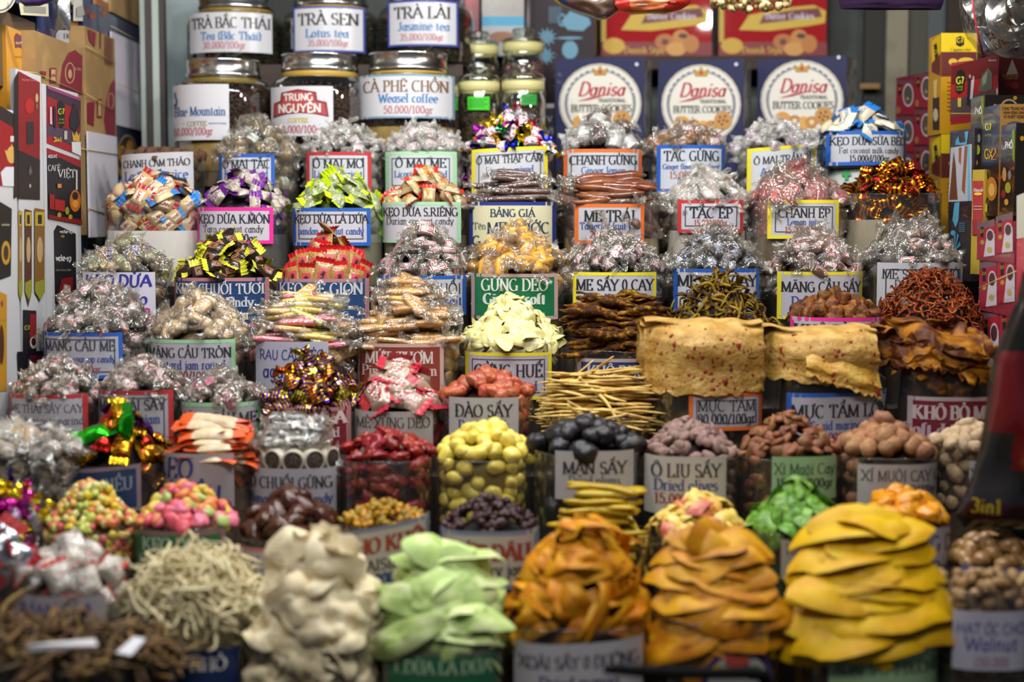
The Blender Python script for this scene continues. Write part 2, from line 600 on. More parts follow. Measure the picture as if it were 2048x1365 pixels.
def wrapper_mesh(L, r, tail, squash, m, seed):
    """cellophane twisted shut at both ends, crumpled"""
    key = (round(L, 4), round(r, 4), tail, squash, m.name, seed)
    if key in WR:
        return WR[key]
    mb = MB()
    h = L / 2
    xs = [-h - tail * 1.0, -h - tail * .72, -h - tail * .4, -h - tail * .16, -h - .02 * tail, -h * .82, -h * .4, 0, h * .4, h * .82, h + .02 * tail, h + tail * .16, h + tail * .4, h + tail * .72, h + tail * 1.0]
    rs = [1.15, .8, .42, .3, .72, 1.06, 1.09, 1.1, 1.09, 1.06, .72, .3, .42, .8, 1.15]
    sq = [.22, .3, .5, .9, 1, 1, 1, 1, 1, 1, 1, .9, .5, .3, .22]
    k = len(xs) - 1
    rr = random.Random(seed)
    tw = [rr.uniform(-.6, .6), rr.uniform(-.6, .6)]

    def fn(u, v):
        i = int(round(v * k))
        a = u * 2 * PI
        tail_ = i < 4 or i > 10
        n = 1 + (.3 if tail_ else .11) * noise.noise(Vector((math.cos(a) * 2.3, math.sin(a) * 2.3, i * .9 + seed * 9.7)))
        y, z = math.cos(a) * r * rs[i] * n, math.sin(a) * r * rs[i] * n * squash * sq[i]
        if tail_:
            z += .25 * r * math.sin(u * 6 * PI + i)
            t = tw[0 if i < 4 else 1]
            y, z = y * math.cos(t) - z * math.sin(t), y * math.sin(t) + z * math.cos(t)
        return (xs[i] * (1 + (.06 * n if tail_ else 0)), y, z)
    mb.grid(fn, 13, k, m, True)
    WR[key] = mb.mesh('wrapper', False)
    return WR[key]


def band_mesh(L, r, squash, pm, im, wide=.62, arc=1.9, word='ME'):
    mb = MB()

    def mp(px, py, off):
        a = PI / 2 + px * arc / 2
        rr = r * 1.05 + off
        return (py * L * wide / 2, rr * math.cos(a), rr * squash * math.sin(a))
    rect(mb, mp, -1, 1, -1, 1, pm, 0, 8, 1)
    if im:
        frame(mb, mp, -.9, .9, -.9, .9, .13, im, .0003, 6)
        def mq(px, py, off):
            return mp(py, -px, off)
        letters(mb, mq, word, 0, 0, .95, im, 'k', 1.5, .0003)
    return mb.mesh('paper_band', True)


def twist(L, r, bm_, paper=None, pink=None, tail=None, wm=None, squash=.85, boxy=.35, nv=2, adj='', word='ME', amp=.08):
    out = []
    big = L < .05
    g = KT if big else 1.12
    L, r = L * g, r * g
    tail = tail * g if tail is not None else r * 1.25
    for k in range(nv):
        mb = MB()
        mb.blob((L / 2, r, r * squash), bm_, 2, amp, 1.6, k + L * 50, boxy)
        kids = [('wrapper', wrapper_mesh(L, r, tail, squash, wm or CELLO, k + 1), [])]
        if paper:
            kids.append(('paper_band', band_mesh(L, r, squash, paper, pink, word=word), []))
        out.append(proto(mb.mesh('core'), kids, adj, r * squash, L, .66 if big else .85))
    return out


def pack(L, W, T, bm_, em, e=.2, inner=None, pr=None, word=None, nv=2, adj='', gloss=None):
    """flow pack: a pillow between two flat serrated crimps"""
    out = []
    L, W, T = L * KP, W * KP, T * KP * .95
    for k in range(nv):
        h = L / 2 * (1 - 2 * e)
        rr = random.Random(k * 13 + int(L * 1e4))

        def pil(sg, grow=1.0):
            def fn(u, v):
                x, y = (u * 2 - 1), (v * 2 - 1)
                prof = (1 - abs(x) ** 3.2) * (1 - abs(y) ** 2.6)
                z = sg * T / 2 * (prof ** .6 if prof > 0 else 0) * (1 + .22 * noise.noise(Vector((x * 2.2 + k * 5, y * 2.2, sg * 3))))
                return (x * h * grow, y * W / 2 * (1 - .06 * (1 - x * x)) * grow, z * grow)
            return fn
        mb = MB()
        mb.grid(pil(1), 9, 7, bm_)
        mb.grid(lambda u, v: pil(-1)(1 - u, v), 9, 7, bm_)
        kids = []
        for sg in (-1, 1):
            eb = MB()
            cur = rr.uniform(-.9, .9)
            nz = 10

            def fe(u, v):
                y = (v * 2 - 1) * W / 2 * (1 + .06 * u)
                x = h * .93 + u * L * e * 1.12
                if u > .99:
                    x += .0016 * (1 if int(round(v * nz)) % 2 else -1)
                return (sg * x, y, cur * u * u * L * e * .55 + .0007 * math.sin(v * 40) + T * .02)
            eb.grid(fe, 4, nz, em)
            kids.append(('wrapper_end', eb.mesh('wrapper_end', False), []))
        if pr:
            pb = MB()

            def mp(px, py, off):
                q = Vector(pil(1)((px + 1) / 2, (1 - py) / 2))
                q.z += .0004 + off
                return q
            rect(pb, mp, -.55, .55, -.5, .5, pr[0], 0, 5, 4)
            if word:
                letters(pb, mp, word, 0, 0, .45, pr[1], 'k', 1.0, .0006)
            kids.append(('printed_panel', pb.mesh('printed_panel', True), []))
        if gloss:
            gb = MB()
            gb.grid(pil(1, 1.06), 8, 6, gloss)
            kids.append(('clear_wrapper', gb.mesh('clear_wrapper', False), []))
        out.append(proto(mb.mesh('pack'), kids, adj, T / 2, L, .55))
    return out


def foilwrap(L, r, m, nv=2, adj='', tail=None, band=None):
    out = []
    for k in range(nv):
        w = wrapper_mesh(L * 1.25, r * 1.25, (tail or r * 1.3) * 1.25, .8, m, k + 3)
        kids = []
        if band:
            kids = [('paper_band', band_mesh(L * 1.25, r * 1.37, .8, band[0], band[1], .7, 3.4), [])]
        out.append(proto(w, kids, adj, r, L * 1.25, .7))
    return out


def nug(dims, m, nv=4, amp=.2, freq=1.5, boxy=0.0, ridge=0.0, sub=2, adj=''):
    out = []
    for k in range(nv):
        mb = MB()
        s = (1 + .18 * (k % 3 - 1))
        g = KN if dims[0] > .0215 else 1.1
        mb.blob((dims[0] / 2 * s * g, dims[1] / 2 * g, dims[2] / 2 * g), m, sub, amp, freq, k + dims[0] * 90, boxy, ridge=ridge)
        out.append(proto(mb.mesh('piece'), [], adj, dims[2] / 2 * g, dims[0], .72 if g > 1.2 else .9))
    return out


def flake(L, W, T, m, bend=.5, amp=.12, nv=4, point=.0, adj='', ruffle=.06, em=None):
    """thin slice with an uneven outline, curled"""
    out = []
    for k in range(nv):
        rr = random.Random(k * 7 + int(L * 1e4))
        sd = rr.uniform(0, 50)
        bx, by = bend * rr.uniform(.5, 1.4), bend * rr.uniform(-.6, .8)

        def side(sg):
            def fn(u, v):
                a = u * 2 * PI
                n = 1 + amp * noise.noise(Vector((math.cos(a) * 1.3, math.sin(a) * 1.3, sd))) * 2
                r = v ** .8
                c, s = math.cos(a), math.sin(a)
                x = L / 2 * c * r * n
                y = W / 2 * s * r * n * (1 - point * c * c * .8)
                q = Vector((x / L * 4, y / L * 4, sd))
                z = -bx * x * x / L * 2 - by * y * y / max(W, .001) * 1.2 + ruffle * L * noise.noise(q)
                th = T / 2 * (1 if v < .9 else .35)
                return (x, y, z + sg * th)
            return fn
        mb = MB()
        mb.grid(side(1), 22, 5, m, True)
        mb.grid(lambda u, v: side(-1)(1 - u, v), 22, 5, m, True)
        out.append(proto(mb.mesh('slice'), [], adj, T / 2 + .002, L))
    return out


def strip(L, W, T, m, wig=.1, nv=5, n=12, rough=.2, adj='', taper=.5, curl=0.0):
    out = []
    for k in range(nv):
        rr = random.Random(k * 31 + int(L * 1e4) + int(W * 1e5))
        sd = rr.uniform(0, 90)
        Lk = L * rr.uniform(.75, 1.15)
        P, R = [], []
        for i in range(n + 1):
            t = i / n
            o = noise.noise(Vector((t * 2.2, sd, 0))) - noise.noise(Vector((1.1, sd, 0)))
            o2 = noise.noise(Vector((t * 2.2, sd, 40))) - noise.noise(Vector((1.1, sd, 40)))
            c = curl * rr.uniform(.8, 1.2)
            P.append(((t - .5) * Lk, o * wig * L * 1.6 + c * L * ((t - .5) ** 2 - .08), o2 * wig * L))
            e = min(1, (min(t, 1 - t) / .16)) if taper else 1
            R.append(W / 2 * (1 - taper + taper * e) * (1 + rough * noise.noise(Vector((t * 9, sd, 9))) * 2))
        mb = MB()
        mb.tube(P, R, 6, m, T / W)
        out.append(proto(mb.mesh('strip'), [], adj, T / 2, L))
    return out


def noodle(L, r, m, nv=5, adj='', wig=.3):
    return strip(L, r * 2, r * 1.4, m, wig, nv, 18, .1, adj, .3, .4)


# ------------------------------------------------------------------ the bags
ROWY = {'Z': 2.34, 'A': 2.55, 'B': 2.77, 'C': 2.98, 'D': 3.19, 'E': 3.40, 'F': 3.61, 'G': 3.82, 'H': 4.03}
STEP = {'Z': 0.55, 'A': 0.62, 'B': 0.74, 'C': 0.86, 'D': 0.98, 'E': 1.09, 'F': 1.21, 'G': 1.33, 'H': 1.43}
BORD = {'B': '2a5db4', 'R': 'b5383a', 'G': '9fd0a6', 'Y': 'e2d335', 'O': 'df6f32', 'P': 'e22f96', 'N': '2b3a86'}
K, U, RD, WH = '1b191c', '24489c', 'a93436', 'e8e4dc'
N_PIECES = 0
DARK = mat('1a1614', 0.9)


def put(pr, name, M, label, cat, group):
    global N_PIECES
    N_PIECES += 1
    o = bpy.data.objects.new(name, pr['body'])
    COL.objects.link(o)
    o.matrix_world = M
    adj = pr['adj']
    tag(o, (adj + ' ' + label).strip(), cat, (adj + ' ' + group).strip())
    for kn, me, _ in pr['kids']:
        c = bpy.data.objects.new(kn, me)
        COL.objects.link(c)
        c.parent = o
    return o


def basis(n, spin, jit, sc=1.0, loc=(0, 0, 0), tdir=None, spread=PI):
    n = n.normalized()
    t = tdir if tdir is not None else Vector((1, 0, 0))
    t = (t - n * t.dot(n))
    t = t.normalized() if t.length > .05 else n.orthogonal().normalized()
    b = n.cross(t)
    R = Matrix((t, b, n)).transposed().to_4x4()
    J = Matrix.Rotation(spin, 4, 'Z') @ Euler((rnd(-jit, jit), rnd(-jit, jit), 0)).to_matrix().to_4x4()
    return Matrix.Translation(loc) @ R @ J @ Matrix.Scale(sc, 4)


def heap(b, protos, n, mode='lay', p=1.4, rmax=.98, jit=.4, ring=0, drop=.03, over=0.0, weights=None, name='', label='', cat='', group='', smin=.9, smax=1.12, cull=.5, ringcull=True):
    R, zr, zt, X, Y = b['R'], b['zr'], b['zt'], b['X'], b['Y']
    th = protos[0]['t']
    Hh = max(zt - th * .8 - zr, .01)
    Rh = R * rmax
    sd = rnd(0, 99)
    n = max(1, int(round(n * protos[0]['k'])))
    ring = int(round(ring * protos[0]['k']))

    def pick():
        return random.choices(protos, weights)[0] if weights else random.choice(protos)
    if mode in ('lay', 'rand', 'flat', 'stand'):
        for i in range(n):
            r = Rh * min(1.0, math.sqrt((i + .5) / n) * rnd(.9, 1.08)) if i else 0
            a = i * 2.399963 + rnd(-.4, .4)
            if math.sin(a) * r > cull * R:
                continue
            if math.sin(a) < -.2:
                r *= .94
            lump = 1 + .3 * noise.noise(Vector((math.cos(a) * r / R * 2.4, math.sin(a) * r / R * 2.4, sd)))
            z = zr + Hh * (1 - (r / Rh) ** p) * (lump if r > .25 * R else 1) + rnd(-.35, .45) * th
            g = p * Hh / Rh * (max(r, 1e-4) / Rh) ** (p - 1)
            nn = Vector((math.cos(a) * g, math.sin(a) * g, 1))
            pos = Vector((X + r * math.cos(a), Y + r * math.sin(a), z))
            sc = rnd(smin, smax)
            if mode == 'lay':
                M = basis(nn, rnd(0, 2 * PI), jit, sc, pos)
            elif mode == 'flat':
                M = basis(nn * .4 + Vector((0, -.1, 1)), rnd(0, 2 * PI), jit, sc, pos)
            elif mode == 'stand':                       # slices leaning on the cone, showing their faces
                M = basis(Vector((math.cos(a) * 1.0, math.sin(a) * 1.0 - .55, .55)), rnd(-1.0, 1.0), jit, sc, pos)
            else:
                M = Matrix.Translation(pos) @ Euler((rnd(0, 6.3), rnd(0, 6.3), rnd(0, 6.3))).to_matrix().to_4x4() @ Matrix.Scale(sc, 4)
            put(pick(), name, M, label, cat, group)
    elif mode == 'shingle':                             # broad slabs lying one over another, faces tipped to the front
        for i in range(n):
            t = (i + .5) / n
            z = zr - drop * .5 * (1 - t) + Hh * t
            dep = R * (1 - t ** p) * .95
            sx = 1 - .6 * t
            x = X + (((i * .618) % 1) - .5) * 1.25 * R * sx
            pos = Vector((x, Y - dep * rnd(.75, 1.0), z))
            up = .5 + 1.3 * t
            M = basis(Vector(((x - X) / R * .5, -1.0, up)), rnd(-.28, .28) + (PI if i % 2 else 0), jit, rnd(smin, smax), pos)
            put(pick(), name, M, label, cat, group)
    elif mode == 'stack':                               # long things laid across, one on another
        for i in range(n):
            t = (i + rnd(0, 1)) / n
            t = 1 - (1 - t) ** .75 if p > 1 else t
            z = zr - drop * (1 - t) * .3 + Hh * t
            dep = R * (1 - t) ** (1 / p) * .92
            y = Y - dep * rnd(.15, 1.0) if i % 4 else Y + dep * rnd(-.2, .4)
            wx = (max(0, R * 1.05 - protos[0]['L'] * .5) + .012) * (1 - t * .75)
            pos = Vector((X + rnd(-wx, wx) + over, y, z))
            M = Matrix.Translation(pos) @ Euler((rnd(-jit, jit), rnd(-.13, .13), rnd(-.3, .3) + (PI if rnd(0, 1) > .5 else 0))).to_matrix().to_4x4() @ Matrix.Scale(rnd(smin, smax), 4)
            put(pick(), name, M, label, cat, group)
    # pieces pressed against the clear front below the rim
    if ring:
        lab = b.get('lab')
        rows = max(1, int(drop / (th * 1.7)))
        per = max(1, ring // rows)
        for j in range(rows):
            for i in range(per):
                a = -PI / 2 + (((i + .5 + .5 * (j % 2) + rnd(-.25, .25)) / per) * 2 - 1) * 1.75
                z = zr - (j + .6 + rnd(-.3, .3)) * drop / rows
                if lab and ringcull and lab[0] + .1 < a + PI / 2 < lab[1] - .1 and z < lab[2]:
                    continue
                rr = max(sup(R, a) - th * rnd(1.05, 1.6) - .004, R * .5)
                nn = Vector((math.cos(a), math.sin(a), .1))
                M = basis(nn, rnd(-.9, .9), .2, rnd(smin, smax) * .95, (X + rr * math.cos(a), Y + rr * math.sin(a), z), Vector((-math.sin(a), math.cos(a), 0)))
                put(pick(), name, M, label, cat, group)


SUPN = 2.7


def sup(R, a):
    """bags are rounder-cornered squares: flatter in front than a circle"""
    return R / (abs(math.cos(a)) ** SUPN + abs(math.sin(a)) ** SUPN) ** (1 / SUPN)


def front(R, s, off):
    """point on the bag's front at sideways share s, lifted by off -> (dx, dy)"""
    s = max(-.985, min(.985, s))
    y = (1 - abs(s) ** SUPN) ** (1 / SUPN)
    nx, ny = math.copysign(abs(s) ** (SUPN - 1), s), y ** (SUPN - 1)
    l = math.hypot(nx, ny)
    return s * R + nx / l * off, -(y * R + ny / l * off)


def bag(row, cx, hw, rim, top, label, core, lab=None, card=None, dy=0.0, base=None, name='candy_bag', deep=None, shape=1.0, film=None, cat='bag', mound=.92, tilt=0.0):
    Y = ROWY[row] + dy
    R = min(hw * Y / FPX, 0.118)
    c = at(cx, rim, Y)
    zr = at(cx, rim, Y - R).z
    zt = at(cx, top, Y - R * .15).z
    zb = base if base is not None else STEP[row]
    b = dict(R=R, X=c.x, Y=Y, zr=zr, zt=zt, zb=zb, cx=cx, hw=R * FPX / Y)
    O = Vector((c.x, Y, zb))
    root = empty(name, O)
    tag(root, label, cat, 'rows of clear bags on the stall')
    b['root'], b['O'] = root, O
    sd = rnd(0, 99)
    H = zr - zb
    mb = MB()

    def fs(u, v):
        a = u * 2 * PI
        z = H * v
        w = (.022 * noise.noise(Vector((math.cos(a) * 1.5, math.sin(a) * 1.5, z * 9 + sd))) - .012) * (0.35 if -2.9 < math.atan2(math.sin(a), math.cos(a)) < -.25 else 1)
        r = sup(R, a) * (1 + w) * (shape + (1 - shape) * v)
        if v > .99:
            z += .004 * noise.noise(Vector((math.cos(a) * 2, math.sin(a) * 2, sd + 5)))
        return (r * math.cos(a), r * math.sin(a), z)
    mb.grid(fs, 40, 8, film or FILM, True)
    mb.tube([Vector(fs(i / 40, 1)) for i in range(41)], .0009, 4, film or FILM, 1, False)
    mb.obj('plastic_sleeve', root)
    # filler the heap sits on, coloured dark for the shade between pieces
    lb = MB()
    cm = mat(core, .85, bump=.5, bscale=90)
    Hh = (zt - zr)
    r0 = R * .8
    prof = [(R * .9, 0.001)]
    cz = None
    if card:
        cz = at(cx, card[1], Y - R).z - zb
        prof = [(R * .955, 0.001), (R * .955, cz), (R * .3, cz)]
        lb.grid(lambda u, v: ((sup(prof[int(round(v * 2))][0], u * 2 * PI)) * math.cos(u * 2 * PI), (sup(prof[int(round(v * 2))][0], u * 2 * PI)) * math.sin(u * 2 * PI), prof[int(round(v * 2))][1]), 36, 2, mat(card[0], .8, bump=.3, bscale=50), True)
        prof = [(r0, cz)]
    z0 = H - .05
    prof += [(r0, max(z0, (cz or 0))), (r0 * .97, H - .01 * 1)]
    for i in range(1, 8):
        t = i / 7
        prof.append((r0 * .97 * (1 - t), H - .01 + max(Hh - .02, 0) * mound * (1 - (1 - t) ** 1.4)))
    lb.lathe(prof, 28, cm)
    lb.obj('shaded_liner', root)
    if lab:
        x0, x1, y0, y1, bg, bd, inner, lines = lab
        Yf = Y - R
        t0, t1 = (math.asin(max(-.97, min(.97, (q - cx) / b['hw']))) for q in (x0, x1))

        def mp(px, py, off):
            dx, dy = front(R, (px - cx) / b['hw'], .0022 + off)
            return Vector((c.x + dx, Y + dy, at(cx, py + tilt * (px - (x0 + x1) / 2), Yf).z))
        b['lab'] = (t0, t1, at(cx, y0, Yf).z)
        cardm = MB()
        pm = mat(bg, .3, spec=.4)
        rect(cardm, mp, x0, x1, y0, y1, pm, 0, 18, 2)
        rect(cardm, mp, x0, x1, y0, y1, pm, -.0008, 18, 2)
        bw = 7 if row in 'FGHE' else 8
        if bd:
            frame(cardm, mp, x0, x1, y0, y1, bw, ink(BORD.get(bd, bd)), .0004)
        if inner:
            frame(cardm, mp, x0 + bw + 6, x1 - bw - 6, y0 + bw + 6, y1 - bw - 6, 1.8, ink(inner if isinstance(inner, str) else '2a2a2e'), .0006)
        lo = cardm.obj('price_label', root, True, O)
        if lines:
            tm = MB()
            W = (x1 - x0) * (.84 if inner else .92)
            for t in lines:
                xc = t[6] if len(t) > 6 else (x0 + x1) / 2
                mw = t[5] if len(t) > 5 and t[5] else W
                letters(tm, mp, t[0], xc, t[1], t[2], ink(t[3]), t[4], mw, .0009)
            tm.obj('lettering', lo, True, O)
    return b


def fill(b, protos, n, mode, name, label, cat, group, **kw):
    heap(b, protos, n, mode, name=name, label=label, cat=cat, group=group, **kw)

# ------------------------------------------------------------------ the stepped stand
st = MB()
wood = mat('2b211b', .7, bump=.2, bscale=30)
for r_, y_ in ROWY.items():
    st.box((0, y_ + .0, STEP[r_] / 2), (2.02, .209, STEP[r_]), wood)
st.box((0, 4.42, .74), (2.02, .56, 1.48), wood)
so = st.obj('display_stand', None, False)
tag(so, 'dark stepped stand under all the rows of bags', 'display stand')

white = mat('cfd0d6', .35, spec=.4)
red = ink('b02a30')
CT = 'candy'
DF = 'dried fruit'

# ================= row A and the very front
b = bag('A', 390, 122, 1235, 1122, 'clear bag of shredded coconut ribbons with blue label, second in front row', 'd2c292', (352, 492, 1302, 1420, '23345e', None, 0, [('Ừ NHỎ', 1330, 26, WH, 'b', 105)]))
cream = mat('dccfa4', .5, var=.1, sss=.1)
fill(b, noodle(.12, .0031, cream, 7, wig=.32), 215, 'lay', 'coconut_ribbon', 'cream shredded coconut ribbon heaped in the front bag with a blue label', DF, 'shredded coconut ribbons', jit=.35, ring=24, drop=.07, rmax=1.0, p=1.9)
fill(b, strip(.15, .006, .0025, cream, .3, 6, 18, .1, curl=.5), 50, 'lay', 'coconut_ribbon', 'cream shredded coconut ribbon heaped in the front bag with a blue label', DF, 'shredded coconut ribbons', jit=.4, rmax=1.02, p=1.9)

b = bag('A', 633, 126, 1275, 1096, 'clear unlabelled bag of cream coconut sheets in the front row', 'a89878', None, dy=-.03)
crm = mat('ead9b2', .5, var=.07, sss=.15)
fill(b, flake(.125, .1, .0022, crm, .5, .22, 7, ruffle=.26), 40, 'stand', 'coconut_sheet', 'cream curled coconut sheet heaped in the unlabelled front bag', DF, 'cream coconut sheets', jit=.5, rmax=.95, p=1.45, ring=22, drop=.1)

b = bag('A', 888, 132, 1268, 1105, 'clear bag of pale green coconut with green label in the front row', '7c8c58', (775, 1002, 1305, 1420, '2c6a48', '6e6a60', 0, [('T.DỪA LÁ DỨA', 1336, 26, 'a9c3a0', 'b', 190)]))
grn = mat('b4d07a', .5, var=.1, sss=.12, mix='d2e0a0', mscale=30, spec=.3)
fill(b, flake(.12, .075, .005, grn, .9, .12, 6, ruffle=.06), 26, 'stand', 'coconut_slice', 'pale green coconut slice heaped in the green labelled front bag', DF, 'pale green coconut slices', jit=.4, rmax=.97, p=1.5, ring=16, drop=.05)
fill(b, flake(.16, .05, .005, grn, .35, .1, 4, point=.4, ruffle=.1), 12, 'shingle', 'coconut_slice', 'pale green coconut slice heaped in the green labelled front bag', DF, 'pale green coconut slices', jit=.35, p=1.6)

b = bag('A', 1158, 140, 1262, 1052, 'clear bag of orange mango strips with white label in the front row', '6e4a10', (1028, 1278, 1288, 1420, 'b9b6ba', None, 0, [('XOÀI SẤY 0 ĐƯỜNG', 1325, 26, '4a4650', 'b'), ('Dried mango', 1365, 24, '4a4a70', 'b')]), tilt=-0.06)
mg = mat('c67a08', .5, var=.14, sss=.1, mix='d99a14', mscale=25, spec=.3)
fill(b, flake(.14, .042, .005, mg, .6, .22, 7, point=.5, ruffle=.14), 66, 'lay', 'mango_strip', 'orange dried mango strip heaped in the white labelled front bag', DF, 'orange mango strips', jit=.5, rmax=1.02, p=1.7, ring=22, drop=.07)

b = bag('A', 1428, 130, 1250, 1070, 'clear bag of thick mango slices with round purple label, behind a black handle', '5e4410', None)
mg2 = mat('d09408', .5, var=.12, sss=.1, mix='bd780e', mscale=18, spec=.3)
fill(b, flake(.16, .07, .008, mg2, .3, .12, 6, point=.3, ruffle=.06), 30, 'shingle', 'mango_slice', 'thick amber mango slice stacked in the bag with the purple round label', DF, 'thick amber mango slices', jit=.25, p=1.5, drop=.07)
fill(b, flake(.13, .07, .007, mg2, .5, .1, 5, point=.2, ruffle=.05), 16, 'stand', 'mango_slice', 'thick amber mango slice stacked in the bag with the purple round label', DF, 'thick amber mango slices', jit=.35, p=1.6, ring=12, drop=.1)
# round purple label
lb = MB()


def cylmap(bb, extra=.002):
    def mp(px, py, off):
        dx, dy = front(bb['R'], (px - bb['cx']) / bb['hw'], extra + off)
        return Vector((bb['X'] + dx, bb['Y'] + dy, at(bb['cx'], py, bb['Y'] - bb['R']).z))
    return mp


mp = cylmap(b)
ell(lb, mp, 1460, 1368, 72, 72, ink('4a3560'), 0)
ell(lb, mp, 1460, 1370, 60, 62, mat('a9a6a4', .35), .0005)
ell(lb, mp, 1456, 1322, 24, 14, ink('b0483a'), .001)
ell(lb, mp, 1418, 1340, 13, 10, ink('c0b02a'), .001)
ell(lb, mp, 1488, 1345, 18, 12, ink('5a7a4a'), .001)
lb.obj('round_label', b['root'], True, b['O'])

b = bag('A', 1722, 150, 1268, 1040, 'clear bag of big yellow mango slabs with pale green label in the front row', '6a5408', (1632, 1862, 1302, 1420, '94b389', None, 0, [('XOÀI SẤY 0 ĐƯỜNG', 1338, 27, '46524a', 'b')]))
ym = mat('dcb002', .5, var=.07, sss=.1, mix='cf9c06', mscale=14, spec=.3)
fill(b, flake(.185, .088, .010, ym, .25, .08, 6, point=.4, ruffle=.05), 24, 'shingle', 'mango_half', 'big yellow mango slab heaped in the pale green labelled front bag', DF, 'big yellow mango slabs', jit=.22, p=1.5, drop=.03, smin=.95, smax=1.15)
fill(b, flake(.15, .08, .009, ym, .3, .08, 4, point=.35, ruffle=.05), 7, 'lay', 'mango_half', 'big yellow mango slab heaped in the pale green labelled front bag', DF, 'big yellow mango slabs', jit=.2, rmax=1.0, p=1.6, ring=10, drop=.05)

b = bag('A', 1962, 100, 1185, 1165, 'clear bag of walnuts with handwritten white label at the right front', '5a4630', (1885, 2024, 1224, 1342, 'b5b3c2', None, 0, [('HẠT ÓC CHÓ', 1258, 26, '4c4690', 'h'), ('Walnut', 1288, 28, '4c4690', 'h'), ('150.000', 1324, 18, 'a07088', 'h')]), dy=-.02)
wn = mat('a58458', .6, var=.15, mix='8a683e', mscale=60)
fill(b, nug((.022, .018, .015), wn, 4, .5, 2.2, ridge=.5), 46, 'rand', 'walnut_kernel', 'brown walnut kernel in the right front bag with the handwritten label', 'nut', 'walnut kernels', p=1.2, ring=70, drop=.14, ringcull=False)

# BÁNH DỪA
b = bag('A', 148, 118, 1192, 1085, 'clear bag of red and white coconut cakes with handwritten purple label, lower left', '6a5648', (52, 236, 1194, 1280, 'a9a2a8', None, 0, [('BÁNH DỪA', 1222, 36, '413a86', 'h', 140), ('d', 1262, 20, '413a86', 'h', 60, 212)]), dy=.03)
bd_ = pack(.05, .03, .022, mat('d8cdbc', .4, var=.1), mat('b03a30', .35), .14, pr=(mat('e6e0d4', .4), red), word='M', gloss=CELLOW)
fill(b, bd_ + twist(.034, .014, mat('d8cdbc', .5), white, red, wm=CELLOW), 34, 'lay', 'coconut_cake', 'white and red wrapped coconut cake in the lower left bag', CT, 'wrapped coconut cakes', jit=.6, ring=22, drop=.06)

# far left foil bag, silver bag
b = bag('B', 20, 76, 1075, 970, 'clear bag of shiny mixed foil sweets at the left edge', '3a2430', None, dy=-.02)
fl = [foilwrap(.026, .011, foil(c), 1, a)[0] for c, a in (('d8c020', 'yellow'), ('c0309a', 'pink'), ('5a3aa0', 'violet'), ('b8b8c8', 'silver'))]
fill(b, fl, 44, 'rand', 'foil_sweet', 'foil sweet in the bag at the left edge', CT, 'foil sweets at the left edge', ring=40, drop=.08)
b = bag('A', -14, 66, 1130, 1075, 'clear bag of silver packets at the lower left edge', '2a2c3a', (-72, 42, 1215, 1330, '1e2848', None, 0, []))
fill(b, pack(.075, .03, .012, foil('b9bcc4'), red, .16), 26, 'stand', 'silver_packet', 'silver packet with red ends at the lower left edge', CT, 'silver packets', jit=.3, ring=12, drop=.06)

# ================= row B
b = bag('B', 183, 97, 1072, 962, 'clear unlabelled bag of tiny multicoloured jelly cubes', '6a5a38', None)
dice = [nug((.0145, .0125, .012), mat(c, .4, var=.08, sss=.2), 1, .04, 1, .6, adj=a)[0] for c, a in (('dcb060', 'amber'), ('d8d48c', 'cream'), ('bcc860', 'green'), ('e08a50', 'orange'), ('d0605c', 'red'), ('d8c030', 'yellow'))]
fill(b, dice, 210, 'rand', 'jelly_cube', 'jelly cube in the unlabelled bag of tiny cubes', CT, 'jelly cubes', ring=110, drop=.06)

b = bag('B', 375, 100, 1062, 972, 'clear bag of round pink and green jellies with green label', '8a5a48', (275, 462, 1064, 1150, '2f6a47', '8a6a68', 0, [('KẸO DẺO', 1090, 26, 'b6c2ac', 'b', 125), ('Marsh mallow', 1120, 20, '9aaf98', 'b', 140)]))
rj = [nug((.025, .022, .011), mat(c, .35, var=.06, sss=.2), 1, .06, 1, .3, adj=a)[0] for c, a in (('d85868', 'pink'), ('b9cc78', 'green'), ('e68c50', 'orange'), ('e07890', 'rose'), ('d8bc50', 'yellow'))]
fill(b, rj, 135, 'lay', 'round_jelly', 'round jelly in the green labelled bag of soft sweets', CT, 'round jellies', jit=.9, ring=14, drop=.02)

b = bag('B', 585, 106, 1085, 978, 'clear bag of dark brown dates with pink-edged label', '1e120c', (484, 642, 1098, 1185, 'b8b3ae', 'c8787a', 0, [('QUẢ CHÀ LÀ', 1130, 24, '4a6aa4', 's'), ('Chà là', 1160, 20, '4a4a50', 'b')]))
dt = mat('44210f', .28, var=.25, bump=.3, bscale=150, spec=.6)
fill(b, nug((.046, .025, .023), dt, 5, .18, 1.6, ridge=.12, sub=3), 46, 'lay', 'dried_date', 'glossy dark brown date heaped in the bag with the pink-edged label', DF, 'dates', jit=.5, ring=18, drop=.04, rmax=.95)

b = bag('B', 770, 90, 1060, 1002, 'clear bag of golden raisins with red lettered label', '4a3810', (684, 862, 1052, 1172, 'b9b4a8', '8088a0', 0, [('NHO KHÔ', 1088, 30, '9c4236', 'x', 150), ('RAISINS', 1128, 22, '3a3a38', 'b', 110), ('10.000', 1158, 24, '3c5078', 'x', 90, 760)]), tilt=-0.2)
ra = mat('9a7a14', .35, var=.3, bump=.5, bscale=160, sss=.1)
fill(b, nug((.021, .013, .012), ra, 5, .35, 2, ridge=.3) + nug((.02, .013, .012), mat('b98218', .35, var=.2, bump=.5), 3, .35, 2, ridge=.3), 130, 'rand', 'golden_raisin', 'golden green raisin heaped in the red lettered label bag', DF, 'golden raisins', ring=12, drop=.02)

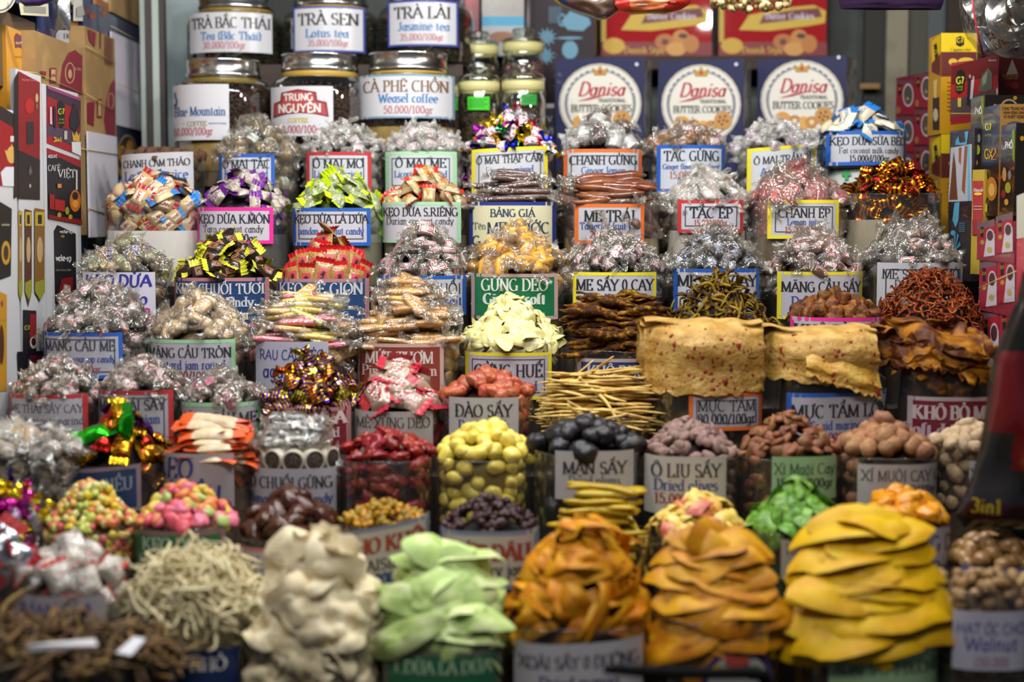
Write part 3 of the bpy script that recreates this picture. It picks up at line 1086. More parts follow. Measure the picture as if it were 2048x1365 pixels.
b = bag('B', 980, 98, 1072, 992, 'clear bag of dark mulberries with red lettered label', '140a0e', (880, 1076, 1064, 1180, 'b9b2ac', '7a86a8', 0, [('MỨT DÂU', 1106, 32, '98413c', 'x', 160), ('Mulberry jam', 1140, 24, '3a3a44', 'b', 150)]))
fill(b, nug((.02, .014, .014), mat('35161d', .4, var=.35, bump=.6, bscale=200), 5, .4, 2.3, ridge=.4), 140, 'rand', 'dried_mulberry', 'dark purple dried mulberry heaped in the bag of mulberries', DF, 'dried mulberries', ring=20, drop=.02)

b = bag('B', 1203, 98, 1085, 966, 'clear bag of flat yellow mango sticks behind the orange mango bag', '4a4408', None, dy=.03)
ys = mat('b99a0c', .4, var=.12, sss=.1)
fill(b, strip(.105, .024, .011, ys, .05, 5, 10, .06, curl=.25, taper=.35), 46, 'stack', 'yellow_stick', 'yellow fruit stick stacked in the bag behind the orange mango strips', DF, 'yellow fruit sticks', jit=.25, p=1.7, ring=14, drop=.08)

b = bag('B', 1395, 104, 1085, 985, 'clear bag of mixed pink and yellow fruit pieces behind the amber mango slices', '6a4a28', None, dy=.04)
mf = [flake(.055, .03, .007, mat(c, .45, var=.1, sss=.15, mix=c2, mscale=40), .8, .25, 2, adj=a, ruffle=.12) for c, c2, a in (('dcb848', 'e6cc78', 'yellow'), ('d8883a', 'dca850', 'orange'), ('cc6a5c', 'dc9a6a', 'pink'))]
fill(b, sum(mf, []), 70, 'lay', 'fruit_piece', 'fruit piece in the mixed bag behind the amber mango', DF, 'mixed fruit pieces', jit=.6, weights=[3, 3, 1.2, 1.2, 1, 1], rmax=1.0)

b = bag('B', 1596, 100, 1074, 968, 'clear bag of green kiwi slices with white price label', '22380f', (1546, 1662, 1080, 1160, 'a8a39c', None, 0, [('KIWI SẤY', 1100, 18, '3c3c4c', 's'), ('17.000', 1132, 24, '4a444a', 'b', 90)]), dy=.02)
kw = mat('4c7d20', .4, var=.18, sss=.12, mix='7aa844', mscale=60, spec=.35)
fill(b, flake(.056, .048, .006, kw, .45, .05, 5, ruffle=.05), 56, 'lay', 'kiwi_slice', 'green candied kiwi slice heaped in its bag', DF, 'kiwi slices', jit=.55, rmax=1.02, ring=10, drop=.03)

b = bag('B', 1802, 90, 1060, 982, 'clear bag of orange kumquats with handwritten white label', '6a3c08', (1742, 1896, 1058, 1160, 'aca6a8', None, 0, [('KUMQUAT', 1098, 20, '40387a', 'h', 1, 1700), ('LANG D', 1088, 34, '403a78', 'h', 110, 1832), ('Pot', 1136, 24, '404058', 'b', 50, 1862)]))
fill(b, nug((.042, .026, .02), mat('d8901a', .3, var=.1, sss=.25), 5, .3, 1.8, sub=3), 48, 'lay', 'candied_kumquat', 'shiny orange candied kumquat heaped in the bag with the handwritten label', DF, 'candied kumquats', jit=.5, rmax=.98, p=1.8)

b = bag('B', 1985, 90, 1150, 1072, 'clear bag of brown nuts under film at the right edge', '5a4026', (1906, 2062, 1136, 1180, 'aba7a6', '5a6494', 0, []), dy=-.04)
fill(b, nug((.03, .024, .024), mat('a8814e', .35, var=.15, mix='8a6236', mscale=50, coat=.4), 4, .15, 1.4), 60, 'lay', 'brown_nut', 'glossy brown nut in the bag at the right edge', 'nut', 'brown nuts', jit=.6, p=2.2, ring=30, drop=.05)

# ================= row C
b = bag('C', 22, 68, 905, 848, 'clear bag of flat caramel slabs at the left edge', '4a3c2c', None)
fill(b, twist(.055, .016, mat('9a8360', .5, var=.1), None, None, .008, CELLOW, .5, .6), 36, 'lay', 'caramel_bar', 'wrapped caramel slab at the left edge', CT, 'caramel slabs', jit=.5, ring=26, drop=.1)
b = bag('C', 112, 46, 915, 862, 'narrow clear bag of crumpled brown sweets near the left edge', '3a2a20', None, dy=-.07)
fill(b, twist(.028, .012, mat('7a5c40', .5, var=.15), None, None, .016, CELLOW, .8), 26, 'lay', 'brown_sweet', 'crumpled clear wrapped brown sweet near the left edge', CT, 'crumpled brown sweets', jit=.7, ring=24, drop=.1)

b = bag('C', 245, 96, 935, 820, 'clear bag of bright foil sweets with tilted blue label', '241420', (152, 302, 936, 1030, '2a3f66', '8a7c86', 0, [('HẠT ĐIỀU', 972, 30, '8a98b0', 'b', 120)]), tilt=-0.1)
fz = [pack(.046, .023, .016, foil(*c), foil(c[0]), .2, adj=a) for c, a in ((('c8a018', '8a2010'), 'gold and red'), (('22c028',), 'bright green'), (('5a2a92',), 'purple'), (('b02420',), 'red'))]
fill(b, sum(fz, []), 58, 'lay', 'foil_sweet', 'foil sweet heaped behind the tilted blue label', CT, 'bright foil sweets', weights=[3, 3, .12, .12, 1, 1, 1, 1], jit=.6, ring=10, drop=.03)
for px_, py_, rz in ((252, 850, 1.45), (190, 868, .5)):       # the two big green ones on top
    M = Matrix.Translation(at(px_, py_, 2.93)) @ Euler((.5, -rz if px_ > 200 else -.3, .2)).to_matrix().to_4x4() @ Matrix.Scale(1.25, 4)
    put(fz[1][0], 'foil_sweet', M, 'foil sweet heaped behind the tilted blue label', CT, 'bright foil sweets')

b = bag('C', 424, 92, 920, 828, 'clear bag of orange-ended cashew bars with handwritten purple label', '8a7058', (318, 482, 908, 1015, 'a6a0a4', None, 0, [('KẸO', 938, 38, '3c4486', 'H', 80, 362), ('ĐIỀU', 988, 34, '3c4486', 'H', 110, 410), ('o', 1008, 30, 'b03a6a', 'k', 40, 468)]))
fill(b, pack(.088, .024, .016, mat('cdb48e', .5, var=.12, mix='d8c8ac', mscale=60), mat('dc5a22', .35), .2, gloss=None), 64, 'stack', 'cashew_bar', 'cream cashew bar with orange ends in the handwritten label bag', CT, 'orange-ended cashew bars', jit=.5, p=1.7, ring=10, drop=.03)

b = bag('C', 598, 92, 940, 828, 'clear bag of banana ginger rolls with white label', '2a2420', (503, 678, 938, 1028, 'aeaab2', None, 0, [('Ổ CHUỐI GỪNG', 966, 26, '2e2e34', 'b'), ('Banana ginger candy', 998, 19, '3c4c84', 'b')]))
rl = twist(.062, .017, mat('a89a80', .5, mix='221a14', mscale=70, mlo=.36, mhi=.46), None, None, .012, CELLO, .8, .2)
fill(b, rl, 40, 'stack', 'banana_roll', 'dark sesame banana roll in clear film above the banana ginger label', CT, 'banana ginger rolls', jit=.4, p=1.8)
dm = MB()                                             # rolls seen end-on: dark seedy face in a white rice rim
dm.lathe([(0, -.018), (.0205, -.018), (.022, -.015), (.022, .015), (.0205, .018), (.0175, .0185), (.0175, .017)], 20, mat('b8b0a0', .4, coat=.4))
dm.lathe([(.0175, .017), (.012, .0185), (0, .019)], 20, mat('241a14', .5, bump=1, bscale=300, mix='5a4a38', mscale=260, coat=.4))
disc = proto(dm.mesh('core'), [], '', .02)
for k in range(5):
    a = -PI / 2 + (k - 2) * .5
    M = Matrix.Translation((b['X'] + .066 * math.cos(a), b['Y'] + .066 * math.sin(a), b['zr'] + .014)) @ Matrix.Rotation(a, 4, 'Z') @ Matrix.Rotation(PI / 2, 4, 'Y')
    put(disc, 'banana_roll', M, 'dark sesame banana roll in clear film above the banana ginger label', CT, 'banana ginger rolls')

b = bag('C', 775, 94, 925, 858, 'crinkled clear unlabelled bag of red dried fruit', '2a100c', None)
fill(b, nug((.036, .02, .018), mat('8c1f1c', .3, var=.25, bump=.5, bscale=120, sss=.15), 5, .4, 1.9, ridge=.3, sub=3), 50, 'lay', 'red_fruit', 'wrinkled red dried fruit in the crinkled clear bag', DF, 'red dried fruits', jit=.6, ring=56, drop=.14)

b = bag('C', 966, 98, 925, 842, 'clear unlabelled bag of pale yellow gummy fruit', '7a6a30', None)
fill(b, nug((.031, .025, .022), mat('e0cc5a', .3, var=.06, sss=.3), 5, .16, 1.4, sub=3), 60, 'lay', 'yellow_gummy', 'pale yellow frosted gummy fruit in the unlabelled bag', DF, 'yellow gummy fruits', jit=.6, ring=52, drop=.14)

b = bag('C', 1172, 108, 912, 832, 'clear bag of black dried plums with white label', '121114', (1108, 1260, 903, 1000, 'b7b3b4', None, 0, [('MẬN SẤY', 936, 24, '34343a', 'b', 122), ('Dried plums', 962, 19, '4c4c56', 's', 100)]))
fill(b, nug((.04, .038, .033), mat('1d1c22', .45, var=.3, bump=.5, bscale=90), 5, .2, 1.4, ridge=.3, sub=3), 40, 'lay', 'dried_plum', 'black wrinkled dried plum in its white labelled bag', DF, 'black plums', jit=.7, ring=26, drop=.12, rmax=.95)

b = bag('C', 1378, 98, 922, 838, 'clear bag of greyish dried olives with white label', '3a2a26', (1286, 1440, 914, 1030, 'bab6b2', None, 0, [('Ô LIU SẤY', 942, 26, '34343a', 'b', 130), ('Dried olives', 971, 22, '3c4a80', 'b', 120), ('15.000/100gr', 998, 20, '8c3434', 'b', 120)]))
fill(b, nug((.03, .017, .012), mat('7d5f57', .65, var=.2, mix='93786e', mscale=60), 5, .25, 1.6), 125, 'lay', 'dried_olive', 'greyish brown dried olive in its white labelled bag', DF, 'dried olives', jit=.6, ring=40, drop=.1)

b = bag('C', 1574, 100, 922, 826, 'clear bag of brown salted apricot flakes with pale green label', '2e1a10', (1528, 1656, 914, 1000, '93b587', None, 0, [('Xí Muội Cay', 938, 22, '3c4a40', 's'), ('15.000/100gr', 966, 18, '33413a', 'b')]))
fill(b, nug((.03, .018, .01), mat('6e4224', .65, var=.25, mix='8a5630', mscale=60), 5, .35, 1.8), 130, 'lay', 'apricot_flake', 'brown spicy apricot flake in the pale green labelled bag', DF, 'spicy apricot flakes', jit=.7, ring=50, drop=.12)

b = bag('C', 1768, 98, 920, 836, 'clear bag of round brown spicy apricots with white label', '3a2414', (1698, 1866, 930, 1010, 'aaa6a6', None, 0, [('XÍ MUỘI CAY C', 952, 24, '3a3a44', 's'), ('20.000đ/100gr', 978, 17, '34343c', 'b', 80, 1810)]))
fill(b, nug((.03, .027, .026), mat('8a5c3a', .7, var=.18, mix='a07450', mscale=70, bump=.5), 5, .2, 1.8), 66, 'lay', 'round_apricot', 'round dusty brown apricot in the white labelled bag', DF, 'round apricots', jit=.6, ring=40, drop=.12)

b = bag('C', 1940, 80, 895, 846, 'clear bag of pale dusty apricots half hidden by the coffee pouch', '4a3c2c', (1916, 2010, 922, 985, 'aba7aa', None, 0, [('XÍ MUỘI', 948, 26, '34343c', 's', 0, 1962)]), dy=.04)
fill(b, nug((.03, .024, .02), mat('a08868', .75, var=.12, mix='b49c7c', mscale=70, bump=.5), 5, .25, 1.8), 60, 'lay', 'pale_apricot', 'pale dusty apricot beside the coffee pouch', DF, 'pale apricots', jit=.6, ring=40, drop=.12)

# ================= row D
dk = mat('4a4038', .45, var=.25)
dk2 = mat('5a463a', .4, var=.25)
b = bag('D', 116, 86, 800, 714, 'clear bag of spicy tamarind sweets with faded red-edged label at left', '2a2622', (36, 190, 790, 900, 'a9a6ac', 'R', 0, [('ME THÁI SẤY CAY', 818, 20, '5a5a66', 's'), ('Dried spicy tamarind', 842, 17, '5c5c68', 's'), ('20.000đ/100gr', 864, 17, '5c5c60', 's')]))
fill(b, twist(.026, .0115, dk, white, red, .014, nv=3), 85, 'lay', 'tamarind_sweet', 'clear wrapped grey tamarind sweet above the faded red-edged label', CT, 'spicy tamarind sweets', jit=.7, ring=20, drop=.03)

b = bag('D', 288, 84, 792, 716, 'clear bag of tamarind sweets with bold red-edged label', '2a2420', (204, 358, 782, 890, 'a6a3aa', 'R', '44444a', [('ME THÁI SẤY', 810, 24, '3c3c46', 'b', 130), ('Tamarind jam', 838, 18, '44558c', 'b', 110)]))
fill(b, twist(.027, .0115, dk2, white, red, .014, nv=3), 80, 'lay', 'tamarind_sweet', 'clear wrapped brown tamarind sweet above the bold red-edged label', CT, 'tamarind sweets', jit=.7, ring=20, drop=.03)

b = bag('D', 445, 80, 812, 742, 'clear bag of ball sweets with mint-edged label in lower left', '2c221e', (366, 526, 806, 890, 'a6a4a8', 'G', 0, [('MÃNG CẦU ME', 836, 24, '3c3c44', 'b'), ('Soursop', 862, 18, '44558c', 'b')]))
fill(b, twist(.022, .012, mat('6a4c3c', .35, var=.2), None, None, .012, nv=2, boxy=0) + twist(.022, .012, mat('6a4c3c', .35, var=.2), mat('c05a78', .4), None, .012, nv=1, boxy=0), 80, 'lay', 'ball_sweet', 'clear wrapped brown ball sweet above the mint-edged label', CT, 'ball sweets', jit=.7, ring=16, drop=.02)

b = bag('D', 625, 90, 830, 712, 'clear bag of purple gold foil chocolates with dark red label', '1a0e1a', (542, 706, 816, 900, '7a2430', 'b07a78', 0, [('SÔCÔLA', 836, 25, 'd8c4be', 'x', 120, 640), ('Almond', 866, 19, 'c8b0aa', 'b', 100, 650)]))
ch = [foilwrap(.032, .012, foil(c, c2), 2, a) for c, c2, a in (('4a1a8a', 'c8a020', 'purple and gold'), ('b02038', 'c89a20', 'red and gold'), ('c0a848', None, 'gold'), ('4a7038', 'c8a020', 'green and gold'))]
fill(b, sum(ch, []), 78, 'lay', 'foil_chocolate', 'foil chocolate above the dark red label', CT, 'foil chocolates', weights=[3, 3, 1.6, 1.6, 1.3, 1.3, .6, .6], jit=.8, ring=10, drop=.02)

b = bag('D', 798, 86, 825, 726, 'clear bag of red-ended sesame sweets with white label in the middle', '5a2420', (714, 868, 824, 920, 'b3aca6', None, 0, [('MÈ XỬNG DẺO', 846, 25, '4a423e', 's'), ('Sesame', 874, 18, '4a4440', 's', 70)]))
fill(b, pack(.06, .036, .02, mat('d8c0ac', .35, var=.1), mat('b3283a', .35), .2, pr=(mat('cf4a58', .4), mat('e8dcd0', .4)), word='DẺO', gloss=CELLO), 44, 'lay', 'sesame_sweet', 'white and red sesame sweet above the plain white label in the middle', CT, 'red-ended sesame sweets', jit=.4, ring=18, drop=.03)

b = bag('D', 975, 92, 802, 737, 'clear bag of orange dried peaches with white label', '3a1a10', (902, 1036, 796, 890, 'bcb8b6', None, 0, [('ĐÀO SẤY', 822, 24, '2e2c30', 'b', 108), ('Dried peach', 850, 18, '3c4a84', 'b', 96)]))
fill(b, nug((.033, .025, .022), mat('ab5236', .35, var=.18, sss=.2, bump=.4, bscale=100), 5, .22, 1.6, ridge=.12, sub=3), 62, 'lay', 'dried_peach', 'orange brown dried peach in its white labelled bag', DF, 'dried peaches', jit=.6, ring=44, drop=.1)

b = bag('D', 1190, 112, 838, 742, 'clear unlabelled bag overflowing with yellow squid strips', '4a3a18', None)
sq = mat('d6b868', .5, var=.15, sss=.1, mix='bd9444', mscale=40)
fill(b, strip(.21, .0095, .005, sq, .05, 7, 12, .25, taper=.5, curl=.1), 120, 'stack', 'squid_strip', 'yellow dried squid strip overflowing the unlabelled bag', 'dried squid', 'squid strips', jit=.2, p=2.2, drop=.08, over=.01)
fill(b, strip(.15, .0075, .0045, sq, .05, 4, 12, .25, taper=.5), 16, 'lay', 'squid_strip', 'yellow dried squid strip overflowing the unlabelled bag', 'dried squid', 'squid strips', jit=.3, ring=16, drop=.05)

# squid sheets draped over their bags
SQM = mat('a67c30', .6, bump=.8, bscale=110, mix='c4a05a', mscale=34, mlo=.38, mhi=.66, sss=.05)
SPK = mat('8c3010', .6)


def drape(b, x0, x1, ytop, ybot, name, label, m, seed, group, cat='dried squid', lean=.0, flap=None, rough=1.0, back=.11, specks=40):
    """a sheet folded over the mouth of the bag: up the back, over, and down the front"""
    Y, R = b['Y'], b['R']
    zt, zb = at(b['cx'], ytop, Y - R * .6).z, at(b['cx'], ybot, Y - R - .012).z
    xa, xb = at(x0, ybot, Y - R - .01).x, at(x1, ybot, Y - R - .01).x
    org = Vector(((xa + xb) / 2, Y, zb))
    # profile in (y, z): from the back lip, over the fold, to the ragged front edge
    fr, rad = Y - R - .008, .035
    prof = [(Y + R * .35, zt - back), (Y + R * .32, zt - .03), (Y + R * .1, zt - .006), (Y - R * .3, zt), (Y - R * .62, zt - .006), (fr + .014, zt - .022), (fr, zt - .045)]
    for i in range(1, 9):
        prof.append((fr - .002 * math.sin(i * .9), zt - .045 - (zt - .045 - zb) * i / 8))
    k = len(prof) - 1

    def sheet(sg, u0=0.0, u1=1.0):
        def fn(u, v):
            u_ = u0 + (u1 - u0) * u
            f = v * k
            i = min(int(f), k - 1)
            t = f - i
            y = prof[i][0] * (1 - t) + prof[i + 1][0] * t
            z = prof[i][1] * (1 - t) + prof[i + 1][1] * t
            x = xa + (xb - xa) * u_
            n = noise.noise(Vector((u_ * 3, v * 4, seed)))
            n2 = noise.noise(Vector((u_ * 14, v * 14, seed + 7)))
            # the front follows the round bag
            s = (x - b['X']) / (R * 1.12)
            y += (1.0 * R * (1 - math.sqrt(max(.05, 1 - min(s * s, .95))))) * (1 if v > .3 else .3)
            z += .006 * n * rough + .012 * rough * n2 * (v ** 8) + lean * (u_ - .5)
            if v < .6:
                z += .009 * noise.noise(Vector((u_ * 5, 3, seed + 3))) * rough
            x += .006 * rough * noise.noise(Vector((v * 9, u_ * 2, seed + 11))) * (1 if u_ < .5 else -1) * abs(2 * u_ - 1)
            y += sg * .0022 + .004 * n
            return (x, y, z)
        return fn
    mb = MB()
    f1, f2 = sheet(-1), sheet(1)
    mb.grid(f1, 40, 56, m)
    mb.grid(lambda u, v: f2(1 - u, v), 40, 56, m)
    for u in (0, 1):
        mb.grid(lambda a, v: Vector(f1(u, v)).lerp(Vector(f2(u, v)), a), 1, 56, m)
    mb.grid(lambda u, a: Vector(f1(u, 1)).lerp(Vector(f2(u, 1)), a), 40, 1, m)
    rr = random.Random(int(seed * 10))
    for i in range(specks):
        u, v = rr.uniform(.04, .96), rr.uniform(.3, .97)
        p = Vector(f1(u, v))
        s = rr.uniform(.0012, .0052) * (1.6 if i % 6 == 0 else 1)
        mb.blob((s, .0008, s * rr.uniform(.6, 1.5)), SPK, 1, .5, 2, i, c=p)
    o = mb.obj(name, None, True, org)
    o.location = org
    return tag(o, label, cat, group)


b = bag('D', 1412, 112, 752, 640, 'clear bag under a folded squid sheet with orange-edged label', '6a5424', (1366, 1512, 787, 862, 'b4b2b8', 'O', '34343a', [('MỰC TẨM', 812, 22, '2c2c34', 's', 112), ('80.000/100gr', 838, 19, '2a2a30', 'b', 112)]))
drape(b, 1296, 1536, 640, 790, 'squid_sheet', 'folded yellow squid sheet with chilli specks over the orange-edged label', SQM, 3.1, 'folded squid sheets', specks=95)
drape(b, 1288, 1440, 652, 770, 'squid_sheet', 'second yellow squid sheet showing behind the left edge of the folded one', SQM, 8.4, 'folded squid sheets', specks=8, back=.09).location.y += .02

b = bag('D', 1652, 114, 765, 652, 'clear bag under a large squid sheet with blue-edged label', '6a5424', (1560, 1764, 786, 882, 'a9a8b2', 'B', 0, [('MỰC TẨM LỚN', 822, 25, '2a2a30', 'b'), ('Squid marinated', 850, 17, '38488c', 'b', 120), ('90.000/100gr', 873, 16, '8c3236', 'b', 110)]), tilt=-0.03)
drape(b, 1534, 1764, 654, 764, 'squid_sheet', 'large wide squid sheet over the blue-edged label', SQM, 5.7, 'folded squid sheets', lean=-.004, specks=60)
o = drape(b, 1612, 1768, 700, 776, 'squid_sheet', 'loose yellow squid flap lying across the large squid sheet', mat('b98a2e', .55, bump=.8, bscale=110, mix='cfa850', mscale=30, sss=.05), 2.2, 'folded squid sheets', lean=-.05, specks=12, back=.02)
o.location.y -= .012

BEEF = mat('4e2408', .55, bump=.9, bscale=70, mix='9a6208', mscale=24, mlo=.46, mhi=.62, spec=.25)
b = bag('D', 1888, 108, 742, 650, 'clear bag of draped soft beef sheets with dark red label', '4a2c10', (1798, 1985, 795, 880, '6e2030', 'a89a9a', 0, [('KHÔ BÒ MỀM', 826, 32, 'b9a8a8', 'x', 0, 1892), ('Soft dried beef', 860, 24, 'b09aa0', 'x', 0, 1878)]))
for q, (x0, x1, yt, yb, sd) in enumerate(((1752, 1985, 652, 748, 1.3), (1800, 1975, 648, 700, 4.4), (1760, 1880, 660, 735, 9.9))):
    o = drape(b, x0, x1, yt, yb, 'beef_sheet', ['wide ragged brown beef sheet hanging over the dark red labelled bag', 'upper folded beef sheet with yellow fat on top of the beef bag', 'left ragged beef sheet on the beef bag beside the squid'][q], BEEF, sd, 'beef sheets', 'dried beef', lean=-.02 if q < 2 else .0, rough=2.2, specks=0, back=.06)
    o.location.y -= .008 * q
fill(b, strip(.14, .03, .006, BEEF, .1, 4, 12, .3), 12, 'lay', 'beef_strip', 'ragged orange beef strip on top of the beef bag', 'dried beef', 'ragged beef strips', jit=.4, p=1.6)
fill(b, strip(.09, .03, .006, BEEF, .1, 4, 12, .3), 1, 'lay', 'beef_strip', 'ragged orange beef strip on top of the beef bag', 'dried beef', 'ragged beef strips', jit=.4, p=1.6, ring=14, drop=.05)

# ================= row E
b = bag('E', 203, 106, 668, 562, 'clear bag of grey soursop tamarind sweets with large blue-edged label at left', '2a2824', (102, 268, 666, 758, 'aaaab6', 'B', '3a3c50', [('MÃNG CẦU ME', 692, 24, '44444e', 'b'), ('Tamarind soursop candy', 718, 16, '3a4d90', 'b'), ('18.000/100gr', 738, 14, '9a5a62', 'b', 90)]))
fill(b, twist(.03, .0135, mat('4a4640', .4, var=.3), white, red, .017, nv=3), 120, 'lay', 'soursop_sweet', 'clear wrapped dark grey soursop sweet above the large blue-edged label', CT, 'soursop tamarind sweets', jit=.7, ring=30, drop=.05)

b = bag('E', 402, 98, 682, 588, 'clear bag of cream custard apple sweets with mint-edged label', '7a6248', (308, 482, 680, 790, 'b3b0b8', 'G', 0, [('MÃNG CẦU TRÒN', 706, 25, '34343c', 'b'), ('Custard jam round', 730, 18, '38488c', 'b', 140), ('20.000/100gr', 752, 17, '8c3a3c', 'b', 110)]))
fill(b, twist(.034, .0125, mat('d9bb92', .35, var=.08, sss=.2), None, None, .018, nv=3) + twist(.034, .0125, mat('d9bb92', .35, var=.08, sss=.2), white, red, .018, nv=1), 95, 'lay', 'custard_sweet', 'clear wrapped cream sweet above the mint-edged label', CT, 'custard apple sweets', jit=.7, ring=26, drop=.05, weights=[1, 1, 1, .8])

b = bag('E', 612, 106, 690, 582, 'clear bag of coloured jelly sticks with handwritten purple label', '8a7440', (525, 668, 684, 800, 'b5b4c4', None, 0, [('RAU CÂU DẺO', 710, 27, '34307e', 'h', 124), ('agar jelly', 742, 27, '34307e', 'h', 110), ('20.000', 774, 24, '8c2a30', 'h', 100)]), card=('2c2620', 735))
js = [twist(.075, .0115, mat(c, .25, var=.05, sss=.35), None, None, .024, nv=1, squash=.55, boxy=.5, adj=a)[0] for c, a in (('e2c640', 'yellow'), ('dcb85c', 'amber'), ('e8dcb0', 'cream'), ('df7488', 'pink'), ('cfd27c', 'lime'))]
fill(b, js, 70, 'stack', 'jelly_stick', 'jelly stick in clear film above the handwritten agar label', CT, 'agar jelly sticks', jit=.4, p=1.7, weights=[1.5, 2, 1.6, .9, .7])
fill(b, js, 8, 'lay', 'jelly_stick', 'jelly stick in clear film above the handwritten agar label', CT, 'agar jelly sticks', ring=22, drop=.06, weights=[1.5, 2, 1.6, .9, .7])

b = bag('E', 820, 102, 690, 556, 'clear bag of amber pineapple jam pieces with brown label', '8a6428', (720, 890, 688, 800, '8c4034', 'c8a8a0', 0, [('MỨT THƠM', 716, 24, 'dcd0c8', 'b', 130), ('Pineapple jam', 742, 21, 'd0bcb4', 'b', 144), ('20.000/100gr', 770, 16, 'd0bcb4', 'b', 110)]), card=('5a4428', 752))
pj = twist(.062, .0135, mat('dba54a', .3, var=.12, sss=.3), None, None, .02, nv=3, squash=.45, boxy=.4)
fill(b, pj, 95, 'stack', 'pineapple_jam', 'amber pineapple jam piece in clear film heaped above the brown label', CT, 'pineapple jam pieces', jit=.5, p=1.5)
fill(b, pj, 12, 'lay', 'pineapple_jam', 'amber pineapple jam piece in clear film heaped above the brown label', CT, 'pineapple jam pieces', ring=30, drop=.07)

b = bag('E', 1024, 100, 688, 592, 'clear bag of pale yellow ginger slices with yellow-edged label', '8a8248', (934, 1100, 706, 800, 'b6b2bc', 'Y', '3a3a44', [('GỪNG HUẾ', 742, 26, '2c2c34', 'b', 130), ('Ginger dried', 772, 18, '3c4a88', 'b', 110)]))
gi = mat('dcd282', .55, var=.09, mix='e8e2ae', mscale=60, sss=.1)
fill(b, flake(.066, .036, .0026, gi, .6, .22, 7, point=.3, ruffle=.13), 112, 'lay', 'ginger_slice', 'pale yellow dried ginger slice heaped above the yellow-edged label', DF, 'ginger slices', jit=.45, rmax=1.04, p=1.3, ring=26, drop=.04, ringcull=False)

b = bag('E', 1232, 108, 705, 588, 'clear bag of long brown dried strips with blue label', '2c1a08', (1152, 1310, 718, 800, '2c3c66', 'b0a0a4', 0, [('KHÔ ĐUÔI', 744, 26, 'c8c8d0', 'b', 120)]))
kd = mat('43250b', .8, var=.2, bump=1, bscale=160, mix='9a6a0c', mscale=75, mlo=.48, mhi=.66, spec=.2)
fill(b, strip(.205, .0175, .013, kd, .09, 8, 30, .6, taper=.6, curl=.12), 54, 'stack', 'dried_strip', 'long brown strip dusted with yellow spice laid across its bag', 'dried meat', 'long brown strips', jit=.25, p=2.6, drop=.07)

b = bag('E', 1440, 98, 665, 552, 'clear bag of shredded dark green brown strips behind the squid sheet', '1e1408', (1470, 1534, 664, 720, 'aaa6a8', None, 0, [('T', 676, 14, '2a2a30', 'a', 20, 1522)]), dy=.02)
sh = mat('3a260c', .7, var=.35, bump=.7, bscale=160, mix='7a6010', mscale=40, spec=.25)
fill(b, strip(.075, .009, .005, sh, .22, 8, 12, .3, curl=.6), 170, 'lay', 'shredded_strip', 'dark green brown shredded strip behind the squid sheet', 'dried meat', 'dark shredded strips', jit=.7, rmax=1.1, p=1.3)

b = bag('E', 1668, 92, 645, 578, 'clear bag of brown beef cubes with pink-edged label', '24120a', (1574, 1758, 636, 720, 'b0a8b0', 'P', 0, [('KHÔ BÒ VIÊN', 662, 24, '2c2c34', 'b')]), dy=.03)
cb = mat('4c260c', .6, var=.3, bump=.8, bscale=120, mix='80501c', mscale=45, spec=.3)
fill(b, nug((.026, .023, .021), cb, 5, .1, 1.1, .72), 74, 'rand', 'beef_cube', 'brown spiced beef cube above the pink-edged label', 'dried beef', 'beef cubes', p=1.2)

b = bag('E', 1858, 100, 655, 545, 'clear bag heaped with rust-orange shredded beef at right', '2a1206', (1800, 1955, 655, 720, '7a2430', None, 0, []), dy=.03)
sb = mat('6a2a07', .65, var=.3, bump=.7, bscale=160, mix='964a0e', mscale=40, spec=.3)
fill(b, strip(.05, .0052, .004, sb, .36, 8, 12, .5, curl=.8), 295, 'lay', 'beef_shred', 'rust-orange beef shred in the tall heap at right', 'dried beef', 'rust-orange beef shreds', jit=.8, rmax=1.08, p=1.7)

# ================= row F
b = bag('F', 255, 90, 548, 476, 'clear bag of mixed round sweets with handwritten purple label at left', '3a3a28', (186, 325, 545, 652, 'c2c0cc', None, 0, [('KẸO DỪA', 562, 24, '37338c', 'H', 128), ('dẻo', 598, 24, '37338c', 'H', 60, 290), ('18', 628, 20, 'b8388a', 'k', 34, 306), ('gr', 646, 14, '37338c', 'H', 24, 312)]))
mx = [twist(.022, .0145, mat('b8a070', .4, var=.2), mat(c, .4), mat(c2, .4), .018, nv=1, boxy=.1, adj=a, word='DỪA')[0] for c, c2, a in (('c8a838', 'e8e0c0', 'yellow banded'), ('a85a28', 'e8d8c0', 'orange banded'), ('7aa868', 'e0e8d8', 'green banded'), ('463a7c', 'c8c4d8', 'violet banded'))] + twist(.024, .0145, mat('8a8a5a', .4, var=.3), None, None, .018, nv=2, boxy=.1, adj='plain')
fill(b, mx, 74, 'lay', 'round_sweet', 'clear wrapped round sweet above the handwritten purple label at left', CT, 'mixed round sweets', jit=.8, ring=26, drop=.09)

b = bag('F', 456, 100, 565, 466, 'clear bag of yellow-ended banana sweets with blue label', '1c1610', (361, 546, 556, 655, '28446f', 'b87a80', 0, [('KẸO CHUỐI TƯƠI', 578, 22, 'd0d0d4', 'b'), ('Banana candy', 604, 19, 'c4c8d0', 'b', 140), ('15.000/100gr', 630, 19, 'c4bcae', 'x', 150)]))
fill(b, pack(.046, .022, .016, mat('261a14', .3, var=.2, coat=.3), mat('d2d234', .4), .21, pr=(mat('8a5a40', .4), mat('2a1a14', .4)), word='C'), 92, 'lay', 'banana_sweet', 'dark banana sweet with yellow ends above the blue label', CT, 'yellow-ended banana sweets', jit=.7, ring=26, drop=.05, rmax=1.02)

